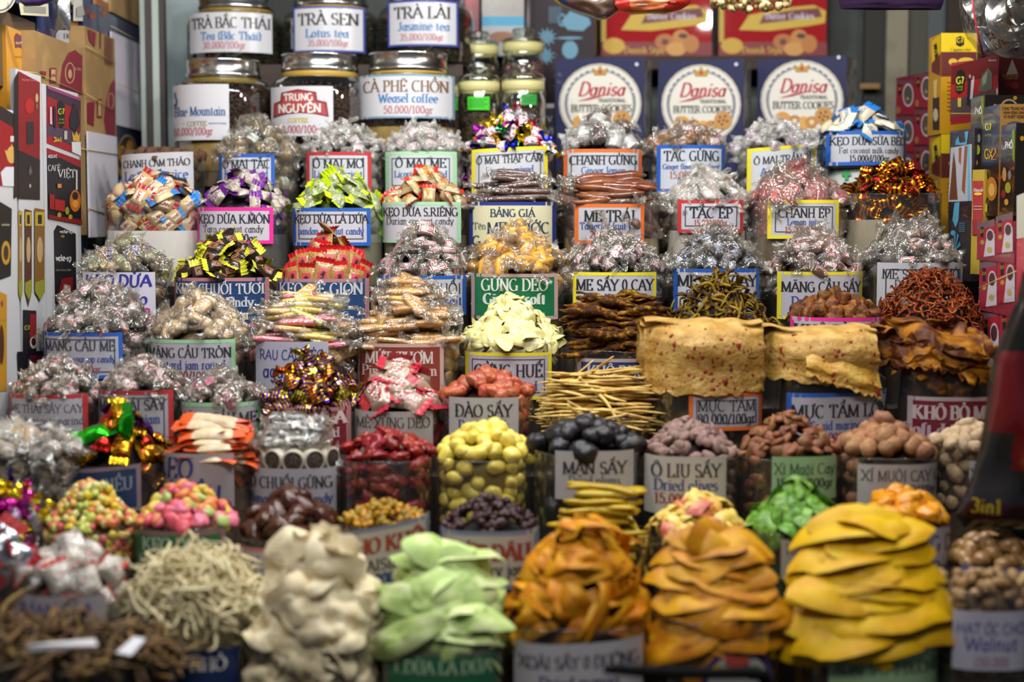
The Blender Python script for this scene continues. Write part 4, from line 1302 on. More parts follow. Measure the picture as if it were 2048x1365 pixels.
b = bag('F', 656, 98, 575, 456, 'clear bag of red-ended sesame brittle packs with blue label', '4a1a18', (560, 742, 558, 655, '2c4a78', 'b0848c', 0, [('KẸO MÈ GIÒN', 578, 23, 'd0d0d4', 'b', 160), ('Sesame', 606, 20, 'c4c8d0', 'b', 100), ('15.000/100gr', 632, 16, 'c4bcae', 'b', 120)]))
ses = pack(.058, .03, .010, mat('b98e4c', .45, mix='8a6430', mscale=400, mlo=.45, mhi=.55, coat=.5), mat('c4161c', .3), .13, pr=(mat('c2404c', .4), mat('2a1a18', .4)), word='Mè')
fill(b, ses, 44, 'lay', 'sesame_pack', 'flat sesame brittle pack with red ends above the blue label', CT, 'sesame brittle packs', jit=.5, p=1.3, rmax=.72)
for q in range(2):
    for i in range(7):
        a = -PI / 2 + (i - 3 + .4 * q) * .38
        pos = (b['X'] + (.098 - .016 * q) * math.cos(a), b['Y'] + (.098 - .016 * q) * math.sin(a), b['zr'] + .018 + .03 * q + rnd(-.008, .008))
        M = basis(Vector((math.cos(a), math.sin(a) - .2, .35)), PI / 2 + rnd(-.4, .4), .15, 1.0, pos)
        put(random.choice(ses), 'sesame_pack', M, 'flat sesame brittle pack with red ends above the blue label', CT, 'sesame brittle packs')

b = bag('F', 850, 90, 560, 446, 'clear bag of silver cylinder sweets with blue-edged lemon salt label', '3a3632', (768, 932, 552, 632, 'bcbcc6', 'B', 0, [('CHANH MUỐI', 578, 24, '2a2a30', 'a', 146), ('Lemon salt', 602, 18, '384c90', 'b', 96, 876)]))
cy = twist(.042, .0105, mat('565048', .3, var=.2, metal=.3), white, red, .014, nv=3, boxy=.1, word='NE')
fill(b, cy, 70, 'lay', 'cylinder_sweet', 'silver cylinder sweet with paper band above the lemon salt label', CT, 'cylinder sweets', jit=.5, p=1.4, rmax=.98)
for i in range(9):
    a = -PI / 2 + (i - 4) * .33
    M = Matrix.Translation((b['X'] + .083 * math.cos(a), b['Y'] + .083 * math.sin(a), b['zr'] + .01)) @ Matrix.Rotation(a, 4, 'Z') @ Euler((0, PI / 2, 0)).to_matrix().to_4x4()
    put(cy[i % 3], 'cylinder_sweet', M, 'silver cylinder sweet with paper band above the lemon salt label', CT, 'cylinder sweets')

b = bag('F', 1036, 98, 552, 448, 'clear bag of honey-coloured ginger sweets with green label', '7a5a24', (946, 1112, 548, 640, '1f7048', 'b89a98', 0, [('GỪNG DẺO', 570, 24, 'dcdcd4', 'b', 126), ('Ginger soft', 598, 21, 'd0d8cc', 'x', 130), ('20.000/100gr', 624, 15, 'c4ccc0', 'b', 110)]))
fill(b, twist(.038, .0145, mat('cf9a36', .25, var=.15, sss=.3), None, None, .022, nv=3, boxy=.68), 80, 'lay', 'ginger_sweet', 'honey-coloured ginger sweet in clear film above the green label', CT, 'honey ginger sweets', jit=.7, ring=24, drop=.04)

b = bag('F', 1228, 98, 552, 466, 'clear bag of tamarind sweets with yellow-edged label, behind long brown strips', '2c2622', (1145, 1304, 545, 640, 'b9b9c2', 'Y', 0, [('ME SẤY 0 CAY', 570, 22, '2a2a30', 'b'), ('Dried tamarind', 596, 16, '3c4c8c', 'b', 120)]))
fill(b, twist(.027, .0135, mat('3a302c', .35, var=.3), white, mat('a83048', .4), .019, nv=3), 105, 'lay', 'tamarind_sweet', 'silvery wrapped tamarind sweet with red print above the yellow-edged label', CT, 'mild tamarind sweets', jit=.8, ring=30, drop=.05)

b = bag('F', 1430, 92, 548, 458, 'clear bag of tamarind sweets with blue-edged label, behind dark shreds', '24262a', (1344, 1506, 538, 640, 'bbbbc4', 'B', 0, [('ME SẤY CAY', 562, 22, '2a2a30', 'b'), ('Spicy tamarind', 588, 16, '3c4c8c', 'b', 120)]))
fill(b, twist(.027, .012, mat('2e2c30', .35, var=.3), white, mat('34508c', .4), .019, nv=3, word='OK'), 105, 'lay', 'tamarind_sweet', 'silvery wrapped tamarind sweet with blue print above the blue-edged label', CT, 'spicy blue print tamarind sweets', jit=.8, ring=30, drop=.05)

b = bag('F', 1626, 92, 552, 458, 'clear bag of brown soursop sweets with yellow-edged label, behind beef cubes', '3a2a20', (1546, 1712, 544, 640, 'b6b4be', 'Y', 0, [('MÃNG CẦU SẤY', 574, 24, '2a2a30', 'b'), ('Dried soursop', 602, 17, '3c4c8c', 'b', 120)]))
fill(b, twist(.034, .0115, mat('6a4028', .35, var=.25), white, mat('b03a44', .4), .02, nv=3, word='MC'), 95, 'lay', 'soursop_sweet', 'clear wrapped brown soursop sweet above the yellow-edged label at right', CT, 'brown soursop sweets', jit=.6, ring=26, drop=.05)

b = bag('F', 1820, 96, 532, 440, 'clear bag of grey salted tamarind sweets with black-framed label', '2c2a26', (1740, 1908, 526, 614, 'a9a9b0', None, '2e2e34', [('ME SẤY XÍ MUỘI', 548, 20, '2e2e34', 's', 152), ('Drying tamarind', 568, 15, '2e2e34', 's', 110), ('20.000', 590, 17, '2e2e34', 'b', 70)]))
fill(b, twist(.034, .0125, mat('4a443e', .35, var=.3), None, None, .02, nv=2) + twist(.034, .0125, mat('4a443e', .35, var=.3), white, red, .02, nv=2), 90, 'lay', 'salted_sweet', 'clear wrapped grey sweet above the black-framed label at right', CT, 'salted tamarind sweets', jit=.7, ring=20, drop=.03)

# ================= row G
b = bag('G', 310, 95, 402, 342, 'clear bag of blue-ended coconut sweets on a white base, no label', '5a5048', None, card=('c9c4c4', 462))
print_ = mat('dcd0bc', .4)
g1 = pack(.048, .026, .018, mat('c8ad84', .4, var=.1), mat('2e86d8', .35), .2, pr=(print_, red), word='TUYẾT', adj='blue-ended') + pack(.048, .026, .018, mat('b99a70', .4, var=.1), mat('a01c1c', .35), .18, pr=(print_, red), word='LAN', adj='red-ended', nv=1) + pack(.048, .026, .018, mat('c4b480', .4, var=.1), mat('c8cc4a', .4), .2, pr=(print_, red), word='LAN', adj='lime-ended', nv=1)
fill(b, g1, 62, 'lay', 'coconut_sweet', 'coconut sweet in the unlabelled bag on a white base', CT, 'mixed coconut sweets', jit=.5, ring=40, drop=.065, weights=[2.4, 2.4, 1.0, .6])

b = bag('G', 490, 90, 415, 340, 'clear bag of purple-ended taro sweets with pink-edged label', '3a2a3a', (405, 556, 415, 488, 'bdbac4', 'P', 0, [('KẸO DỪA K.MÔN', 438, 20, '2a2a30', 'b'), ('Taro coconut candy', 458, 16, '34343a', 's', 116), ('15.000/100gr', 476, 15, '2a2a30', 'b', 100)]), card=('3a3a3a', 470))
fill(b, pack(.045, .022, .016, mat('c4bfae', .35, var=.1), mat('6a2088', .3), .22, pr=(mat('d4d0c0', .4), mat('a860a8', .4)), word='LAN', gloss=CELLO), 74, 'lay', 'taro_sweet', 'taro coconut sweet with purple ends above the pink-edged label', CT, 'purple-ended taro sweets', jit=.6, ring=24, drop=.05)

b = bag('G', 678, 90, 420, 340, 'clear bag of lime green pandan sweets with blue-edged label', '5a6a28', (595, 746, 416, 492, 'bdbcc6', 'B', '3c4048', [('KẸO DỪA LÁ DỨA', 438, 20, '2a2a30', 'b', 142), ('pandan coconut candy', 462, 16, '34549c', 'b', 126)]), card=('6a6a58', 470))
fill(b, pack(.046, .024, .016, mat('b4c494', .35, var=.1), mat('bcd616', .3), .24, pr=(mat('c4d0a8', .4), mat('7a9a4a', .4)), word='LAN', gloss=CELLO), 78, 'lay', 'pandan_sweet', 'pandan coconut sweet with lime green ends above the blue-edged label', CT, 'lime green pandan sweets', jit=.7, ring=26, drop=.05)

b = bag('G', 852, 84, 410, 336, 'clear bag of red and yellow durian sweets with mint-edged label', '6a3a24', (766, 922, 404, 486, 'c0bfc6', 'G', 0, [('KẸO DỪA S.RIÊNG', 424, 19, '2a2a30', 'b'), ('Durian coconut candy', 442, 14, '34343a', 's', 128), ('15.000', 460, 13, '2a2a30', 'b', 60)]), card=('6a5a48', 472))
fill(b, pack(.045, .023, .016, mat('dcc894', .35, var=.1), mat('bf2414', .3), .16, pr=(mat('e2b040', .4), mat('c83018', .4)), word='RI', gloss=CELLO), 62, 'lay', 'durian_sweet', 'durian coconut sweet with red ends above the mint-edged label', CT, 'red and yellow durian sweets', jit=.7, ring=20, drop=.05)

b = bag('G', 1026, 90, 408, 340, 'clear bag of flat wrapped bars with cream price board', '4a4038', (942, 1108, 404, 495, 'd3cfae', 'N', 0, [('BẢNG GIÁ', 426, 15, '2a4660', 'b', 92), ('Tên', 452, 13, '4a5a5a', 's', 30, 962), ('ME NƯỚC', 456, 22, '2e3e50', 'b', 122, 1036), ('G', 482, 20, '2a3a4a', 'b', 30, 956)]), card=('8a7648', 455))
fill(b, twist(.088, .011, mat('4e2c22', .3, var=.2), None, None, .018, nv=3, squash=.6, boxy=.55), 42, 'stack', 'wrapped_bar', 'dark brown bar in clear film stacked above the cream price board', CT, 'flat wrapped bars', jit=.1, p=5, smin=.97, smax=1.03)

b = bag('G', 1222, 104, 405, 345, 'clear bag of long wrapped tamarind pods with orange-edged label', '3a2418', (1148, 1280, 408, 488, 'bdbdc6', 'O', 0, [('ME TRÁI', 432, 22, '2a2e34', 'b', 96), ('Tamarind fruit jam', 452, 15, '34549c', 'b', 112), ('20.000/liter', 469, 14, 'a84a4a', 'b', 76)]), card=('8a7448', 478))
fill(b, strip(.2, .034, .022, mat('7c4626', .35, var=.15, mix='5e3018', mscale=30, coat=.7), .05, 5, 14, .15, taper=.75, curl=.12), 26, 'stack', 'tamarind_pod', 'long glossy brown tamarind pod above the orange-edged label', DF, 'tamarind pods', jit=.2, p=2.8, drop=.03)
fill(b, twist(.11, .013, mat('6a3c24', .3, var=.2), None, None, .03, nv=2, squash=.6), 20, 'stack', 'tamarind_pod', 'long glossy brown tamarind pod above the orange-edged label', DF, 'tamarind pods', jit=.3, p=2.2, ring=22, drop=.08)

b = bag('G', 1412, 80, 402, 342, 'clear bag of pressed kumquats with red-edged label', '4a3828', (1350, 1476, 400, 466, 'bcbcc6', 'R', '30303a', [('TẮC ÉP', 426, 20, '2a2a30', 'b', 86), ('15.000/100gr', 446, 13, 'a84644', 'b', 66)]), card=('b4b0aa', 462))
fill(b, twist(.036, .02, mat('8a5c34', .4, var=.15, mix='dcd4c8', mscale=30), None, None, .012, CELLOW, nv=3, squash=.4, boxy=.2), 54, 'lay', 'pressed_kumquat', 'brown pressed kumquat in whitish film above the red-edged label', DF, 'pressed kumquats', jit=.6, ring=26, drop=.05)

b = bag('G', 1592, 94, 405, 326, 'clear bag of red wrapped lemon pieces with yellow-edged label', '4a2220', (1524, 1660, 400, 478, 'bebec6', 'Y', '30303a', [('CHANH ÉP', 426, 18, '2a2a30', 'b', 98), ('Lemon juice', 444, 14, '34549c', 'b', 66), ('15.000/100gr', 460, 13, 'a84644', 'b', 74)]), card=('5a4a38', 470))
fill(b, twist(.046, .022, mat('98342e', .4, var=.15, sss=.1, mix='c08078', mscale=70, mlo=.52, mhi=.68), None, None, .014, CELLO, nv=4, squash=.42, boxy=.3, amp=.35), 66, 'lay', 'red_lemon_piece', 'red candied lemon piece in glossy film above the yellow-edged label', DF, 'red lemon pieces', jit=.5, ring=34, drop=.07)

b = bag('G', 1780, 100, 388, 328, 'clear unlabelled bag of gold and red foil sweets on a grey tub', '3a200c', None, card=('8a8070', 440))
gf = pack(.043, .021, .016, foil('c89a10', '7e0c0c', 28), foil('c89a10', '7e0c0c', 40), .2, nv=4)
fill(b, gf, 105, 'lay', 'foil_sweet', 'gold and red striped foil sweet in the unlabelled bag on a grey tub', CT, 'gold and red foil sweets', jit=.8, ring=36, drop=.07)

# ================= row H
b = bag('H', 328, 80, 312, 298, 'clear bag of fibrous liquorice with white label at upper left', '3a281c', (258, 396, 306, 382, 'bcbcc2', None, 0, [('CHANH CAM THẢO', 326, 19, '2e2e32', 'b'), ('Lemon licorice', 350, 18, '2c5a9c', 'b', 120)]), tilt=-0.05)
fill(b, nug((.035, .026, .024), mat('5a3c26', .85, var=.2, bump=1, bscale=120), 4, .4, 2, ridge=.3), 50, 'lay', 'liquorice_lump', 'fibrous brown liquorice lump behind the white label at upper left', CT, 'liquorice lumps', jit=.7, ring=40, drop=.08)

b = bag('H', 520, 80, 315, 236, 'clear bag of round tan sweets with blue-edged label', '5a4a34', (450, 560, 308, 385, 'bfc2cc', 'B', '3a4048', [('Ô MAI TẮC', 328, 18, '30343a', 'b', 92), ('Kumquat lemon', 347, 13, '34549c', 'b', 84)]))
fill(b, twist(.027, .0165, mat('8a7240', .4, var=.15, mix='5a4a2c', mscale=80), None, None, .016, nv=3, boxy=0, squash=1) + twist(.027, .0165, mat('8a7240', .4, var=.15), mat('b8c4c0', .4), None, .016, nv=1, boxy=0, squash=1), 64, 'lay', 'tan_ball_sweet', 'round tan sweet in clear film above the blue-edged label', CT, 'round tan sweets', jit=.8, ring=34, drop=.09)

b = bag('H', 688, 80, 305, 246, 'clear bag of silvery apricot sweets with red-edged label', '5a5450', (622, 747, 304, 385, 'c2c4cc', 'R', '3a4048', [('Ô MAI MƠ', 327, 18, '30343a', 'b', 96), ('Licorice apricot', 348, 13, '34549c', 'b', 92)]))
fill(b, twist(.024, .012, mat('4a4040', .4, var=.3), white, mat('c88a90', .4), .016, CELLOW, nv=3), 80, 'lay', 'silvery_sweet', 'small silvery wrapped sweet above the red-edged apricot label', CT, 'silvery apricot sweets', jit=.8, ring=34, drop=.09)

b = bag('H', 848, 80, 302, 248, 'clear bag of white wrapped sweets with mint-edged label, upper row', '4a3c34', (777, 914, 303, 385, 'c0c6cc', 'G', '3a4048', [('Ô MAI ME', 326, 18, '30343a', 'b', 96), ('Licorice tamarind', 348, 13, '34549c', 'b', 100)]))
fill(b, twist(.027, .0135, mat('5c4636', .4, var=.25), white, mat('d07a80', .4), .015, CELLOW, nv=3, boxy=.1), 72, 'lay', 'white_sweet', 'white banded brown sweet above the mint-edged label in the upper row', CT, 'white banded sweets', jit=.8, ring=34, drop=.09)

b = bag('H', 1020, 88, 300, 226, 'clear bag of multicoloured foil sweets with yellow-edged label', '3a2c3c', (947, 1092, 295, 385, 'bfc2c8', 'Y', '3a4048', [('Ô MAI THẬP CẨM', 318, 17, '30343a', 'b', 126), ('Licorice mixed', 340, 14, '34549c', 'b', 90)]), tilt=-0.055)
hf = [foilwrap(.026, .0125, foil(c), 1, a, band=(white, red))[0] for c, a in (('d0b020', 'gold'), ('2038c0', 'blue'), ('a020a0', 'purple'), ('20783c', 'green'), ('c8c8cc', 'silver'), ('b01a2a', 'red'))]
fill(b, hf, 76, 'lay', 'foil_sweet', 'foil sweet with white band above the yellow-edged label', CT, 'multicoloured foil sweets', jit=.8, weights=[1.4, 1, 1, .6, 1.6, .7], ring=34, drop=.08)

b = bag('H', 1204, 84, 302, 228, 'clear bag of ginger lemon sweets with orange-edged label', '3a2826', (1128, 1277, 298, 385, 'bfc2ca', 'O', '3a4048', [('CHANH GỪNG', 320, 18, '30343a', 'b', 128), ('Ginger lemon', 341, 15, '3a6aa8', 'b', 84), ('15.000', 360, 12, 'c07048', 'b', 50)]))
fill(b, twist(.03, .0155, mat('452620', .3, var=.25), None, None, .016, CELLO, nv=2, boxy=.2) + twist(.03, .0155, mat('452620', .3, var=.25), white, None, .016, CELLOW, nv=2, boxy=.2), 66, 'lay', 'ginger_lemon_sweet', 'dark brown sweet in silvery film above the orange-edged ginger lemon label', CT, 'ginger lemon sweets', jit=.8, ring=34, drop=.09)

b = bag('H', 1374, 78, 296, 246, 'clear bag of amber kumquat sweets with blue-edged label, in front of blue cookie box', '5a4020', (1310, 1440, 290, 385, 'bfc6d2', 'B', 0, [('TẮC GỪNG', 312, 20, '30343a', 'b', 104), ('Ginger flavored kumquat', 333, 11, '34549c', 'b', 108), ('15.000/100gr', 350, 14, 'b86a5a', 'b', 84)]))
fill(b, twist(.03, .0145, mat('8a5c1e', .3, var=.2), white, mat('a8606a', .4), .015, CELLO, nv=3, boxy=.4), 60, 'lay', 'amber_sweet', 'amber sweet with white band in front of the blue cookie box', CT, 'amber kumquat sweets', jit=.8, ring=34, drop=.09)

b = bag('H', 1556, 84, 300, 240, 'clear bag of purple speckled sweets with tilted yellow-edged label', '4a3a4a', (1487, 1618, 292, 385, 'c2c6cc', 'Y', 0, [('Ô MAI TRẦN BÌ', 318, 17, '30343a', 'b', 108), ('Apricot peel', 341, 16, '3a6ab0', 'b', 84)]), tilt=-0.08)
fill(b, twist(.032, .0135, mat('8a8890', .4, var=.2), mat('cfcfd4', .4), mat('8a9a80', .4), .016, CELLO, nv=1, boxy=.2) + twist(.032, .0135, mat('b8b4b8', .3, mix='8a3a98', mscale=70, mlo=.5, mhi=.54), None, None, .016, CELLOW, nv=3, boxy=.2), 68, 'lay', 'speckled_sweet', 'white and purple speckled sweet above the tilted yellow-edged label', CT, 'purple speckled sweets', jit=.8, ring=40, drop=.1)

b = bag('H', 1722, 84, 268, 218, 'clear bag of blue wrapped milk sweets on a white tub with blue-edged label', '3a5a80', (1645, 1797, 262, 331, 'b6bac4', 'B', 0, [('KẸO DỪA SỮA BÉO', 282, 18, '26282e', 'b', 142), ('Fat coconut milk candy', 301, 14, '2e3036', 's', 112), ('15.000đ/100gr', 317, 13, '26282e', 'b', 76)]), base=at(1722, 336, 3.93).z)
fill(b, pack(.05, .026, .018, mat('ddd0b4', .35, var=.1), mat('2676c4', .3), .22, pr=(mat('d8d2bc', .4), mat('5a90c0', .4)), word='DỪA'), 48, 'lay', 'milk_sweet', 'coconut milk sweet with blue ends on the white tub', CT, 'blue wrapped milk sweets', jit=.7, ring=20, drop=.06)
tub = MB()
zt_ = b['zb'] - .0005
tub.lathe([(0, 1.43 - zt_), (.09, 1.43 - zt_), (.096, 0), (.0, 0)], 32, mat('aab0ac', .4))
to = tub.obj('white_tub', None, True)
to.location = (b['X'], b['Y'], zt_)
tag(to, 'white tub with green mark under the bag of blue wrapped sweets', 'tub')
def tubmap(px, py, off):
    a = math.asin(max(-.97, min(.97, (px - 1722) / 78)))
    return Vector((b['X'] + (.0985 + off) * math.sin(a), b['Y'] - (.0985 + off) * math.cos(a), at(1722, py, b['Y'] - .096).z))


deco(tubmap, [('r', '3a9a5c', 1672, 1688, 346, 352), ('r', '3a9a5c', 1677, 1683, 340, 360), ('o', '9aa49c', 1745, 352, 18, 14, 2)], 'printed_mark', to, (b['X'], b['Y'], zt_))

# ------------------------------------------------------------------ flat-faced things: boxes, boards, prints
def plane_map(P1, P2):
    """maps picture units onto the upright plane through P1 and P2; off lifts towards the camera"""
    d = (P2 - P1)
    n = Vector((d.y, -d.x, 0)).normalized()
    if n.dot(EYE - P1) < 0:
        n = -n

    def mp(px, py, off):
        r = ray(px, py)
        t = (P1 - EYE).dot(n) / r.dot(n)
        return EYE + r * t + n * off
    mp.n = n
    return mp


def obox(name, label, cat, px1, Y1, px2, Y2, yt, yb, d, m, side=None, group=None, yref=1, bev=.0):
    """box with its front face between two upright edges, going d metres back"""
    yy = (yt + yb) / 2
    P1, P2 = at(px1, yy, Y1), at(px2, yy, Y2)
    mp = plane_map(P1, P2)
    zt = at(px1 if yref == 1 else px2, yt, Y1 if yref == 1 else Y2).z
    zb = at(px1 if yref == 1 else px2, yb, Y1 if yref == 1 else Y2).z
    back = -mp.n * d
    mb = MB()
    A, B_ = Vector((P1.x, P1.y, zb)), Vector((P2.x, P2.y, zb))
    up = Vector((0, 0, zt - zb))
    c = [A, B_, B_ + back, A + back]
    t = [p + up for p in c]
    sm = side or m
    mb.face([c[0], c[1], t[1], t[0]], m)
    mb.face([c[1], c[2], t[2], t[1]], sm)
    mb.face([c[2], c[3], t[3], t[2]], m)
    mb.face([c[3], c[0], t[0], t[3]], sm)
    mb.face(t, m)
    mb.face(c[::-1], m)
    O = (c[0] + c[1] + c[2] + c[3]) / 4
    o = mb.obj(name, None, False, O)
    o.location = O
    tag(o, label, cat, group)
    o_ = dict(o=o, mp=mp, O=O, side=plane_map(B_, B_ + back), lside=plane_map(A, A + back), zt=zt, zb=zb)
    return o_


def structure(name, mb):
    o = mb.obj(name, None, False)
    o['kind'] = 'structure'
    return o


XL, XR = -1.04, 1.045


def YLp(px):
    return XL * FPX / (px - 1024)


def YRp(px):
    return XR * FPX / (px - 1024)


# room shell
mb = MB(); mb.box((0, 2.5, -.03), (6, 7, .06), mat('3a3632', .8)); structure('floor', mb)
mb = MB(); mb.box((0, 5.05, 1.5), (3.2, .08, 3.0), mat('4c5250', .7, mix='3a3d3b', mscale=3)); structure('wall_back', mb)
mb = MB(); mb.box((-1.42, 3.6, 1.5), (.08, 2.9, 3.0), mat('5a5650', .8)); structure('wall_left', mb)
mb = MB(); mb.box((1.5, 3.6, 1.5), (.08, 2.9, 3.0), mat('38302a', .8)); structure('wall_right', mb)

# shelf behind the top row
sh_z = at(640, 345, 4.25).z
mb = MB(); mb.box((-.28, 4.26, sh_z - .02), (1.3, .28, .04), mat('6a5a44', .6))
tag(mb.obj('back_shelf', None, False), 'low shelf carrying the large glass jars', 'shelf')

# left corner: metal angle frame, dark strip painted for the shaded gap, pale panel
fm = mat('4a4446', .5, .5, bump=.2)
mb = MB()
for x0, x1, m in ((283, 292, mat('9aa6a0', .5)), (293, 307, fm), (307, 320, mat('aab8b0', .5)), (321, 331, mat('3a3234', .5))):
    p, q = at(x0, 180, 4.44), at(x1, 180, 4.44)
    mb.box(((p.x + q.x) / 2, 4.45, 1.6), (q.x - p.x, .02 if m is fm else .03, 1.9), m)
structure('trim_1', mb)
p, q = at(331, 180, 4.7), at(420, 180, 4.7)
mb = MB(); mb.box(((p.x + q.x) / 2, 4.72, 1.6), (q.x - p.x, .02, 1.9), mat('9fb0b2', .25, mix='7f9498', mscale=4)); structure('trim_2', mb)
for i, (x0, x1, c, Y) in enumerate(((1726, 1768, '23241f', 4.9), (1770, 1812, '8c8672', 4.86), (1814, 1850, '4a4c42', 4.88), (1851, 1890, '565c60', 4.88), (1890, 1960, '2e241a', 4.8))):
    p, q = at(x0, 180, Y), at(x1, 180, Y)
    mb = MB(); mb.box(((p.x + q.x) / 2, Y, 1.6), (q.x - p.x, .02, 1.9), mat(c, .6, mix='6e6a5a' if i == 1 else None, mscale=6, bump=.1)); structure('trim_%d' % (i + 3), mb)
mb = MB(); p = at(1740, 172, 4.84); mb.box((p.x, 4.85, p.z), (.06, .02, .016), mat('8a6a3a', .5))
tag(mb.obj('wooden_ledge', None, False), 'short wooden ledge in the dark gap right of the cookie boxes', 'ledge')

# ------------------------------------------------------------------ glass jars
BEAN = {}


def beans_mesh(R, z0, z1, m, seed, size=.006, n=1100):
    mb = MB()
    rr = random.Random(seed)
    prof = [(0, z0), (R * .95, z0), (R * .95, z0 + (z1 - z0) * .8), (R * .78, z0 + (z1 - z0) * .93), (R * .3, z1), (0, z1)]
    mb.lathe(prof, 24, m)
    for i in range(n):
        a = rr.uniform(-PI, 0) if i % 5 else rr.uniform(0, 2 * PI)
        v = rr.random()
        z = z0 + (z1 - z0) * v
        r = R * (.96 if v < .8 else .96 - (v - .8) * .9)
        M = Euler((rr.uniform(0, 6), rr.uniform(0, 6), rr.uniform(0, 6))).to_matrix()
        mb.blob((size, size * .7, size * .5), m, 1, .1, 1, i, c=(r * math.cos(a), r * math.sin(a), z), M=M)
    return mb


STEEL = mat('d0d0cc', .2, 1.0)


def big_jar(cx, hw, ylt, ylb, ysh, yb, Y, lhw, label, lab, group, dark, cardtop=None):
    """glass jar with a steel screw lid; lid from ylt to ylb, shoulder at ysh, foot at yb"""
    R, RL = hw * Y / FPX, lhw * Y / FPX
    f = Y - R
    z = [at(cx, y, f).z for y in (ylt, ylb, ysh, yb)]
    c = at(cx, ysh, Y)
    O = Vector((c.x, Y, z[3]))
    root = empty('glass_jar', O)
    tag(root, label, 'jar', group)
    H = [q - z[3] for q in z]
    mb = MB()
    mb.lathe([(R * .9, 0), (R, .012), (R, H[2] - .03), (R * .96, H[2] - .012), (R * .9, H[2]), (RL * .97, H[2] + .014), (RL * .93, H[1] - .004), (RL * .93, H[1] + .02)], 44, GLASS)
    mb.obj('glass_body', root)
    mb = MB()
    mb.lathe([(RL * .96, H[1] - .02), (RL * .99, H[1] - .017), (RL * .99, H[1] - .004), (RL * .96, H[1])], 40, mat('b8963c', .5))
    mb.obj('yellow_seal', root)
    mb = MB()
    mb.lathe([(RL * 1.0, H[1] - .004), (RL * 1.03, H[1]), (RL * 1.03, H[1] + .006), (RL, H[1] + .01), (RL, H[0] - .006), (RL * 1.015, H[0] - .003), (RL * .99, H[0]), (RL * .9, H[0]), (RL * .88, H[0] - .004), (0, H[0] - .004)], 44, STEEL)
    mb.obj('steel_lid', root)
    cz = (at(cx, cardtop, f).z - z[3]) if cardtop else .01
    if cardtop:
        mb = MB()
        mb.lathe([(R * .9, .004), (R * .93, .02), (R * .93, cz), (0, cz)], 36, mat('a8854e', .6, bump=.3, bscale=30, mix='bb9a60', mscale=20))
        mb.obj('cardboard_liner', root)
    bm_ = mat('442a1e' if dark != '2a241c' else '3e3628', .6, mix='24140e' if dark != '2a241c' else '1e1a12', mscale=70, spec=.3)
    bo = beans_mesh(R * .95, cz + .001, H[2] - .004, bm_, int(cx), .0055).obj('coffee_beans' if 'coffee' in label else 'tea_leaves', None, True)
    bo.location = O
    tag(bo, ('dark roasted coffee beans filling the ' if 'coffee' in label else 'dark dried tea leaves filling the ') + label.split('jar')[0].replace('large ', '') + 'jar ' + label.split('jar ')[1].split(' with')[0], 'beans' if 'coffee' in label else 'tea', None, 'stuff')
    x0, x1, y0, y1, bg, bd, shapes = lab
    hwp = R * FPX / Y

    def mp(px, py, off):
        s = max(-.97, min(.97, (px - cx) / hwp))
        a = math.asin(s)
        rr = R + .0025 + off
        return Vector((c.x + rr * math.sin(a), Y - rr * math.cos(a), at(cx, py, f).z))
    lb = MB()
    rect(lb, mp, x0, x1, y0, y1, mat(bg, .25, spec=.5), 0, 18)
    rect(lb, mp, x0, x1, y0, y1, mat(bg, .25, spec=.5), -.0012, 18)
    if bd:
        frame(lb, mp, x0, x1, y0, y1, 4, ink(bd), .0005)
    lo = lb.obj('price_label', root, True, O)
    deco(mp, shapes, 'lettering', lo, O)
    return root


JG, JT = 'large coffee jars in the lower row', 'large tea jars in the upper row'
JB = 'cdced4'
big_jar(447, 98, 112, 147, 160, 352, 4.25, 73, 'large coffee jar at left with blue mountain label and steel lid', (355, 474, 168, 280, JB, None,
        [('t', '1f548c', 'Blue Mountain', 414, 222, 25, 'b', 106), ('t', '8a8a5a', 'COFFEE', 412, 247, 9, 'b', 40), ('r', '5a7a9a', 356, 386, 246, 248), ('r', '5a7a9a', 436, 468, 246, 248),
         ('t', 'a83e46', '50.000/100gr', 402, 262, 15, 's', 84), ('p', '3a6a94', [(362, 184), (367, 180), (368, 190), (372, 198), (371, 206), (366, 204), (368, 198), (364, 192)]), ('e', '2a5a8a', 366, 208, 5, 3)]), JG, '2a1a14', 282)
big_jar(640, 102, 100, 134, 158, 340, 4.25, 75, 'large coffee jar in the middle with red crest label and steel lid', (552, 676, 172, 272, JB, None,
        [('P', '7e2a2c', [(558, 234), (560, 204), (574, 200), (576, 184), (610, 178), (645, 184), (647, 200), (664, 204), (668, 234), (640, 228), (613, 226), (585, 228)]),
         ('P', 'a8484a', [(562, 230), (564, 207), (578, 203), (580, 187), (610, 182), (641, 187), (643, 203), (660, 207), (664, 230), (640, 225), (613, 223), (585, 225)]),
         ('t', 'e0dcd4', 'TRUNG', 610, 194, 14, 'k', 56), ('t', 'e0dcd4', 'NGUYÊN', 612, 216, 17, 'k', 92), ('t', 'c8b830', 'COFFEE', 610, 240, 9, 'b', 40), ('t', 'a83e46', '50.000/100gr', 614, 258, 15, 's', 90)]), JG, '2a1a14')
big_jar(817, 100, 98, 134, 150, 335, 4.25, 77, 'large coffee jar at right with white weasel coffee label and steel lid', (722, 908, 148, 236, JB, '7a9ab0',
        [('t', '7a6048', 'CÀ PHÊ CHỒN', 816, 172, 22, 'b', 162), ('t', '3a78b4', 'Weasel coffee', 822, 196, 17, 'b', 110), ('t', 'b0666a', '50.000/100gr', 822, 219, 15, 's', 92)]), JG, '2a1a14', 252)
zshelf2 = at(640, 128, 4.52).z
xa_, xb_ = at(396, 128, 4.43).x, at(925, 128, 4.43).x
mb = MB(); mb.box(((xa_ + xb_) / 2, 4.56, zshelf2 - .26), (xb_ - xa_, .26, .5), mat('3a2e24', .7))
tag(mb.obj('upper_shelf', None, False), 'dark raised shelf under the upper row of jars', 'shelf')
